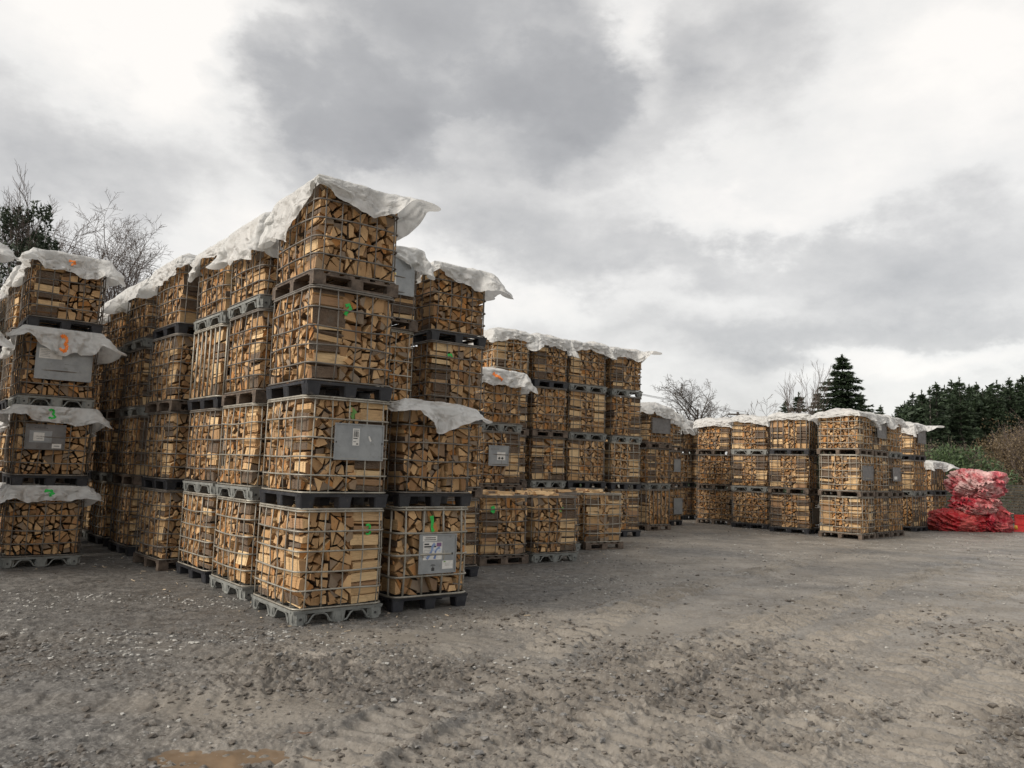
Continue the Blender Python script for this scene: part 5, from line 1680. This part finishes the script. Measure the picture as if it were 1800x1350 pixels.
def bare_tree(seed, H, spread, rt, mult=(9, 7, 6, 4), up=0.55, rmin=0.007, droop=0.0, trunk_frac=0.35, wig=0.12):
    """tubes for a leafless tree: returns (trunk MB, crown MB)"""
    rg = random.Random(seed)
    trunk, crown = MB(), MB()

    def grow(p, d, L, r, lvl):
        n = 7 if lvl == 0 else 5 if lvl == 1 else 4 if lvl < 3 else 3
        pts = [p]; dd = d.copy()
        for i in range(n):
            dd = (dd + Vector((rg.gauss(0, wig), rg.gauss(0, wig), rg.gauss(0, wig * 0.7) + (0.05 if lvl < 3 else -droop)))).normalized()
            pts.append(pts[-1] + dd * (L / n))
        (trunk if lvl == 0 else crown).tube(pts, max(r, rmin), 6 if lvl == 0 else 4 if lvl < 3 else 3, cap=False, r2=max(r * (0.35 if lvl else 0.3), rmin * 0.7))
        if lvl >= len(mult): return
        m = mult[lvl]
        for k in range(m):
            t = (trunk_frac + (1 - trunk_frac) * (k + rg.random()) / m) if lvl == 0 else (0.18 + 0.82 * (k + rg.random()) / m)
            i = min(n - 1, int(t * n)); f = t * n - i
            q = pts[i].lerp(pts[i + 1], f); base = (pts[i + 1] - pts[i]).normalized()
            az = rg.uniform(0, 2 * math.pi)
            side = Vector((math.cos(az), math.sin(az), rg.uniform(-0.1, 0.5)))
            side = (side - base * side.dot(base)).normalized()
            sp = spread * rg.uniform(0.7, 1.25)
            nd = (base * (1 - sp * 0.5) + side * sp + Vector((0, 0, up * (0.5 if lvl else 1)))).normalized()
            ll = L * (0.62 if lvl == 0 else 0.55) * rg.uniform(0.7, 1.15) * (1.15 - 0.5 * t)
            grow(q, nd, ll, r * (1 - 0.6 * t) * 0.55, lvl + 1)
    grow(Vector((0, 0, -0.1)), Vector((rg.gauss(0, 0.03), rg.gauss(0, 0.03), 1)).normalized(), H * 0.78, rt, 0)
    return trunk, crown


def put_bare(px, depth, ytop, label, seed, mats=('bark_grey', 'twig'), lean=0, z=0.0, **kw):
    p = at_depth(px, 780, depth)
    H = at_depth(px, ytop, depth).z
    tr, cr = bare_tree(seed, H, **kw)
    k = H / max(v[2] for v in cr.v)
    for mb in (tr, cr): mb.v = [(v[0] * k, v[1] * k, v[2] * k) for v in mb.v]
    e = link('bare_tree', None, None, (p.x, p.y, z), (0, lean, seed * 1.3))
    link('trunk', tr.mesh('trunk', M[mats[0]], True), e)
    link('crown', cr.mesh('crown', M[mats[1]], True), e)
    tag(e, label, 'tree', 'leafless trees behind the yard')
    return e


def sprays(C, D, n_per, size, seed, flat=0.5):
    """leaf-sized triangles around centres C with main directions D (numpy)"""
    rs = np.random.RandomState(seed)
    N = len(C) * n_per
    rs.shuffle(C) if False else None; c = np.repeat(C, n_per, 0); d = np.repeat(D, n_per, 0)
    d = d + rs.normal(0, flat, (N, 3)); d /= np.linalg.norm(d, axis=1)[:, None] + 1e-9
    s = rs.normal(0, 1, (N, 3)); s -= (s * d).sum(1)[:, None] * d; s /= np.linalg.norm(s, axis=1)[:, None] + 1e-9
    L = size * rs.uniform(0.6, 1.4, N)[:, None]
    a = c - s * L * 0.22; b = c + s * L * 0.22; e = c + d * L
    V = np.stack([a, b, e], 1).reshape(-1, 3)
    return V, np.arange(N * 3).reshape(-1, 3), np.repeat(rs.uniform(0, 1, N), 3)


def spruce_mesh(seed, H=10.0, Rb=2.0, whorls=26, per=9, dens=7, size=0.20, gap=0.0, pw=0.85):
    rs = np.random.RandomState(seed)
    C, D = [], []
    br = MB()
    for w in range(whorls):
        t = (w + rs.uniform(-0.6, 0.6)) / whorls
        t = min(max(t, 0.02), 0.985)
        z = H * (0.10 + 0.88 * t)
        r = Rb * ((1 - t) ** pw) * rs.uniform(0.75, 1.15) + 0.05
        for k in range(per):
            if rs.rand() < gap: continue  # missing limb
            az = 2 * math.pi * (k + rs.uniform(-0.4, 0.4)) / per + w * 1.1; zj = z; z = zj + rs.uniform(-0.5, 0.5) * H / whorls
            L = r * rs.uniform(0.65, 1.2)
            dx, dy = math.cos(az), math.sin(az)
            n = max(2, int(L / 0.13))
            pts = []
            for i in range(n):
                f = (i + 1) / n
                zz = z + (-0.30 * f + 0.16 * f * f) * L + (0.12 * L * f if t > 0.85 else 0)
                pt = np.array([dx * L * f, dy * L * f, zz])
                pts.append(tuple(pt))
                wid = 0.34 * L * (1 - f) + 0.03
                for q in (-1, 0, 1):
                    C.append(pt + np.array([-dy, dx, 0]) * q * wid * rs.uniform(0.3, 1) + rs.normal(0, 0.03, 3)); D.append((dx * 0.8 - dy * q * 0.6, dy * 0.8 + dx * q * 0.6, -0.15))
            z = zj
            br.tube([(0, 0, z)] + pts[::max(1, n // 3)], 0.018 * (1 - t) + 0.006, 3, cap=False)
    for i in range(10): C.append(np.array([0, 0, H * (0.93 + 0.007 * i)])); D.append((0, 0, 1.0))
    V, F_, t = sprays(np.array(C), np.array(D, float), dens, size, seed, 0.45)
    o = len(V)
    bv = np.array(br.v); bf = []
    for f in br.f:
        bf.append((f[0], f[1], f[2]))
        if len(f) == 4: bf.append((f[0], f[2], f[3]))
    V = np.concatenate([V, bv]); F2 = np.concatenate([F_, np.array(bf) + o])
    mi = np.concatenate([np.zeros(len(F_), int), np.ones(len(bf), int)])
    col = np.stack([np.concatenate([t, np.zeros(len(bv))])] * 3, 1)
    crown = np_mesh('crown', V, F2, [M['needle'], M['bark_grey']], mi, col=col)
    tm = MB(); tm.tube([(0, 0, -0.1), (0, 0, H * 0.5), (0, 0, H)], 0.13 * H / 8, 7, r2=0.015)
    return crown, tm.mesh('trunk', M['bark_grey'], True), H


def put_tree(name, meshes, px, ytop, depth, label, group, wscale=1.0, rot=0.0, z=0.0, cat='tree'):
    """place a tree so that its tip shows at photo pixel (px, ytop)"""
    crown, trunk, H = meshes
    tip = at_depth(px, ytop, depth)
    s = (tip.z - z) / H
    e = link(name, None, None, (tip.x, tip.y, z), (0, 0, rot))
    e.scale = (s * wscale, s * wscale, s)
    if trunk: link('trunk', trunk, e)
    link('crown', crown, e)
    tag(e, label, cat, group)
    return e


SP = [spruce_mesh(21, 10, 1.9, 40, 8, 5, 0.17, 0.1), spruce_mesh(22, 10, 1.5, 38, 8, 5, 0.17, 0.2), spruce_mesh(23, 10, 2.2, 36, 9, 5, 0.18, 0.15, 0.7), spruce_mesh(24, 10, 1.6, 34, 8, 5, 0.16, 0.3, 1.0), spruce_mesh(25, 10, 1.8, 36, 7, 5, 0.17, 0.3, 0.6)]
BIG = spruce_mesh(31, 10, 3.3, 46, 10, 8, 0.15, 0.12, 1.0)
put_tree('spruce_tree', BIG, 1480, 624, 50, 'dark spruce with a sharp top behind the far row', 'conifers behind the yard', 1.5)
for (px, yt, dp, ws, lab) in ((1404, 690, 54, 1.5, 'bushy dark conifer just left of the sharp spruce'), (1437, 684, 56, 1.2, 'shorter conifer touching the sharp spruce on its left'), (1381, 704, 58, 1.2, 'lowest conifer left of the sharp spruce'), (1513, 690, 55, 1.2, 'small conifer under the right flank of the sharp spruce'), (1548, 712, 62, 1.0, 'small separate conifer between spruce and forest')):
    put_tree('spruce_tree', SP[(px // 7) % 5], px, yt, dp, lab, 'conifers behind the yard', ws, px * 0.7)
# forest edge on the right, trees told apart by their tips
tips = [(1562, 740), (1568, 728), (1577, 716), (1590, 706), (1604, 690), (1620, 686), (1634, 680), (1645, 672), (1660, 678), (1672, 668), (1686, 664), (1703, 676), (1716, 672), (1727, 684), (1740, 690), (1752, 668), (1763, 676), (1774, 664), (1788, 668), (1797, 660), (1815, 655), (1835, 668)]
rg = random.Random(4)
for i, (px, yt) in enumerate(tips):
    dp = 74 + rg.uniform(-4, 8)
    where = 'over the far row' if px < 1640 else 'over the red sacks' if px < 1770 else 'over the right edge'
    put_tree('spruce_tree', SP[(i * 3) % 5], px, yt, dp, 'forest spruce %s, its tip the %s from left on the skyline' % (where, ('first second third fourth fifth sixth seventh eighth ninth tenth eleventh twelfth thirteenth fourteenth fifteenth sixteenth seventeenth eighteenth nineteenth twentieth twenty-first twenty-second').split()[i]), 'spruces of the forest edge', rg.uniform(1.0, 1.35), i * 1.7)
# the mass of forest behind and below those tips
C, D = [], []
rs = np.random.RandomState(9)
for i in range(19000):
    px = rs.uniform(1555, 1990); dp = rs.uniform(76, 92)
    top = np.interp(px, [1555, 1580, 1640, 1700, 1800, 1990], [750, 722, 696, 690, 690, 682]) + 10 * math.sin(px * 0.21) + 8 * math.sin(px * 0.53)
    X = (px - 900) / F_PX * dp * 1.02; Zt = CAM_H + (842 - top) / F_PX * dp
    C.append((X, dp, rs.uniform(0, 1) ** 0.8 * Zt)); D.append((rs.normal(0, .5), -0.6, -0.1))
for i in range(9000):
    px = rs.uniform(-500, 1560); dp = rs.uniform(70, 84)
    top = 800 + 12 * math.sin(px * 0.05) + 6 * math.sin(px * 0.21)
    C.append(((px - 900) / F_PX * dp * 1.02, dp, rs.uniform(0, 1) ** 0.8 * max(1.2, CAM_H + (835 - top) / F_PX * dp))); D.append((rs.normal(0, .5), -0.6, 0.1))
V, F_, t = sprays(np.array(C), np.array(D, float), 4, 0.62, 10, 0.6)
tag(link('forest', np_mesh('forest', V, F_, [M['needle']], col=np.stack([t * 0.8] * 3, 1))), 'dark mass of conifer forest filling the background at right', kind='stuff')

# leafless trees
put_bare(1232, 60, 662, 'round leafless oak behind the low towers in the middle', 71, spread=0.95, rt=0.24, up=0.30, mult=(12, 8, 6, 4), rmin=0.010, trunk_frac=0.34, wig=0.20)
put_bare(1382, 46, 655, 'thin leafless sapling with steep twigs left of the conifers', 43, mats=('twig', 'birch_twig'), spread=0.45, rt=0.07, up=0.5, mult=(10, 6, 4), rmin=0.009, trunk_frac=0.2)
put_bare(1412, 47, 630, 'tall thin leafless sapling beside the sharp spruce', 44, mats=('twig', 'birch_twig'), spread=0.40, rt=0.07, up=0.6, mult=(10, 6, 4), rmin=0.009, trunk_frac=0.25)
put_bare(1345, 45, 690, 'low leafless sapling leaning out over the far row', 45, mats=('twig', 'birch_twig'), spread=0.6, rt=0.05, up=0.3, mult=(8, 5, 4), rmin=0.009, trunk_frac=0.2, lean=-0.25)
put_bare(180, 30, 338, 'wide fine-twigged leafless tree behind the left block', 46, mats=('bark_grey', 'birch_twig'), spread=0.74, rt=0.16, up=0.5, mult=(16, 10, 7, 5), rmin=0.0060, droop=0.08, trunk_frac=0.35)
put_bare(125, 33, 362, 'leafless tree partly behind the pine on the left', 47, mats=('bark_grey', 'birch_twig'), spread=0.6, rt=0.14, up=0.5, mult=(12, 8, 6, 4), rmin=0.0065, droop=0.06, trunk_frac=0.35)
put_bare(236, 31, 395, 'lower leafless tree leaning right behind the left block', 49, mats=('bark_grey', 'birch_twig'), spread=0.6, rt=0.12, up=0.45, mult=(12, 8, 6, 4), rmin=0.0065, droop=0.10, trunk_frac=0.35)
put_bare(-4, 29, 318, 'tall leafless tree cut off by the left edge', 48, mats=('bark_grey', 'birch_twig'), spread=0.38, rt=0.14, up=0.6, mult=(12, 8, 6, 4), rmin=0.0065, trunk_frac=0.35)


# pine on the left: clumps of needles at the ends of upswept limbs
def pine(seed, H):
    rg = random.Random(seed); wood = MB(); C, D = [], []
    wood_t = MB(); wood_t.tube([(0, 0, 0), (0.1, 0, H * 0.5), (0.0, 0.1, H * 0.95)], 0.2, 7, r2=0.04)
    for i in range(40):
        t = rg.uniform(0.35, 0.97); z = H * t; az = rg.uniform(0, 6.28)
        L = (1.9 * (1 - t) ** 0.6 + 0.35) * rg.uniform(0.6, 1.1)
        e = Vector((math.cos(az) * L, math.sin(az) * L, z + L * rg.uniform(0.15, 0.65)))
        m = Vector((math.cos(az) * L * 0.5, math.sin(az) * L * 0.5, z + L * 0.05))
        wood.tube([(0, 0, z), m, e], 0.05 * (1.2 - t), 4, cap=False, r2=0.015)
        for k in range(6):
            f = rg.uniform(0.5, 1.05)
            b = m.lerp(e, f) + Vector((rg.gauss(0, 0.24), rg.gauss(0, 0.24), rg.gauss(0.05, 0.16)))
            for q in range(14):
                C.append(tuple(b + Vector((rg.gauss(0, 0.05), rg.gauss(0, 0.05), 0.035 * q)))); D.append((rg.gauss(0, 0.6), rg.gauss(0, 0.6), 0.75))
    V, F_, tt = sprays(np.array(C), np.array(D, float), 3, 0.15, seed, 0.55)
    return np_mesh('crown', V, F_, [M['pine_needle']], col=np.stack([tt] * 3, 1)), wood_t.mesh('trunk', M['bark_grey'], True), wood.mesh('limbs', M['bark_grey'], True)


pc, ptk, pl_ = pine(5, 10.0)
tip = at_depth(50, 372, 27)
e = link('pine_tree', None, None, (tip.x, tip.y, 0)); e.scale = (tip.z / 10.0,) * 3
link('trunk', ptk, e); link('crown', pc, e); link('limb', pl_, e)['kind'] = 'stuff'
tag(e, 'dark green pine behind the left sheeted tower', 'tree')


# shrubs on the right
def shrub(px, depth, Wd, H, nleaf, size, mat, label, name, seed, twigs=60, dens=1, mesh_tw='birch_twig', dep=None, group=None, flat=0.8):
    rs = np.random.RandomState(seed); rg = random.Random(seed)
    p = at_depth(px, 880, depth)
    e = link(name, None, None, (p.x, p.y, 0), (0, 0, 0))
    mb = MB()
    for i in range(twigs):
        az = rg.uniform(0, 6.28); x0, y0 = rg.gauss(0, Wd * 0.13), rg.gauss(0, 0.2)
        L = H * rg.uniform(0.6, 1.0); out = rg.uniform(0.1, 0.55) * Wd * 0.5
        pts = [(x0, y0, 0)]
        for k in range(1, 5): f = k / 4; pts.append((x0 + math.cos(az) * out * f ** 1.4 * 1.6 + rg.gauss(0, 0.05), y0 + math.sin(az) * out * f ** 1.4 + rg.gauss(0, 0.05), L * f))
        mb.tube(pts, 0.016, 3, cap=False, r2=0.006)
        for k in range(5):
            f = rg.uniform(0.3, 0.95); i0_ = min(3, int(f * 4)); q = Vector(pts[i0_]).lerp(Vector(pts[i0_ + 1]), f * 4 - i0_)
            d = Vector((rg.gauss(0, 0.5), rg.gauss(0, 0.5), 0.7)).normalized()
            mb.tube([q, q + d * L * 0.12, q + d * L * 0.22 + Vector((0, 0, 0.04))], 0.008, 3, cap=False, r2=0.004)
    link('stems', mb.mesh('stems', M[mesh_tw]), e)['kind'] = 'stuff'
    # leaves in uneven clumps
    nc = max(14, nleaf // 130); C = []
    cl = np.stack([rs.normal(0, Wd * 0.24, nc), rs.normal(0, Wd * 0.18, nc), H * rs.uniform(0.08, 0.86, nc)], 1)
    rad_ = rs.uniform(0.10, 0.20, nc) * min(Wd, H) * 1.1
    k = rs.randint(0, nc, nleaf)
    dirs = rs.normal(0, 1, (nleaf, 3)); dirs /= np.linalg.norm(dirs, axis=1)[:, None]
    C = cl[k] + dirs * rad_[k][:, None] * rs.uniform(0.5, 1.15, nleaf)[:, None]
    C[:, 2] = np.clip(C[:, 2], 0.03, None)
    V, F_, t = sprays(C, dirs + np.array([0, 0, 0.2]), 1, size, seed, flat)
    link('foliage', np_mesh('foliage', V, F_, [M[mat]], col=np.stack([t] * 3, 1)), e)
    tag(e, label, 'shrub', group)
    return e


shrub(1692, 34, 3.6, 3.2, 12000, 0.15, 'laurel', 'glossy green laurel bush behind the red sacks', 'laurel_bush', 61, 30)
shrub(1645, 36, 2.6, 2.2, 5000, 0.14, 'laurel', 'darker green bush left of the laurel behind the end sheet', 'laurel_bush', 62, 20)
shrub(1800, 40, 3.6, 4.6, 16000, 0.10, 'brown_leaf', 'tall brown-leaved thicket at the right edge', 'brown_thicket', 63, 150, group='brown thickets on the right')
shrub(1745, 42, 3.4, 3.2, 7000, 0.09, 'willow', 'olive brown thicket above the laurel bush', 'brown_thicket', 64, 150, group='brown thickets on the right')
shrub(1860, 38, 5.0, 5.0, 14000, 0.10, 'brown_leaf', 'brown thicket partly beyond the right edge', 'brown_thicket', 65, 120, group='brown thickets on the right')
shrub(1655, 46, 5.0, 3.9, 5000, 0.09, 'willow', 'thin grey-brown thicket above the end sheet', 'brown_thicket', 66, 150, group='brown thickets on the right')
shrub(1600, 52, 5.0, 3.4, 5000, 0.12, 'willow', 'low grey-brown thicket behind the far row side', 'brown_thicket', 67, 120, group='brown thickets on the right')

# ------------------------------------------------------------------ power pole and wires
M['pole'] = mat_simple('old_pole_timber', (0.06, 0.05, 0.042), (0.11, 0.09, 0.075), 3, 0.9, 0, 0.3)
tp = at_depth(1297, 724, 62)
pole = link('power_pole', None, None, (tp.x, tp.y, 0))
mb = MB(); mb.tube([(0, 0, 0), (0, 0, tp.z)], 0.15, 8, r2=0.11); link('pole', mb.mesh('pole', M['pole'], True), pole)
mb = MB(); mb.box(-0.85, 0.85, -0.19, -0.115, tp.z - 0.28, tp.z - 0.16); link('crossarm', mb.mesh('crossarm', M['pole']), pole)
for x in (-0.75, 0.0, 0.75):
    mb = MB(); mb.tube([(x, -0.15, tp.z - 0.16), (x, -0.15, tp.z - 0.02)], 0.04, 6, r2=0.025); link('insulator', mb.mesh('insulator', M['ink_grey'], True), pole)
tag(pole, 'wooden power pole with short crossarm beside the round oak', 'power pole')
p0 = at_depth(-260, 285, 34)
for k, dx in enumerate((-0.75, 0.0, 0.75)):
    a = p0 + Vector((dx, 0, -0.45 * k)); b = Vector((tp.x + dx, tp.y - 0.15, tp.z - 0.02))
    pts = []
    for i in range(41):
        t = i / 40; q = a.lerp(b, t); q.z -= 4 * 1.1 * t * (1 - t); pts.append(q)
    mb = MB(); mb.tube(pts, 0.012, 4, cap=False)
    w = link('overhead_wire', mb.mesh('overhead_wire', M['ink_grey'], True))
    tag(w, '%s overhead wire running from upper left to the power pole' % ('highest', 'middle', 'lowest')[k], 'wire', 'overhead wires')
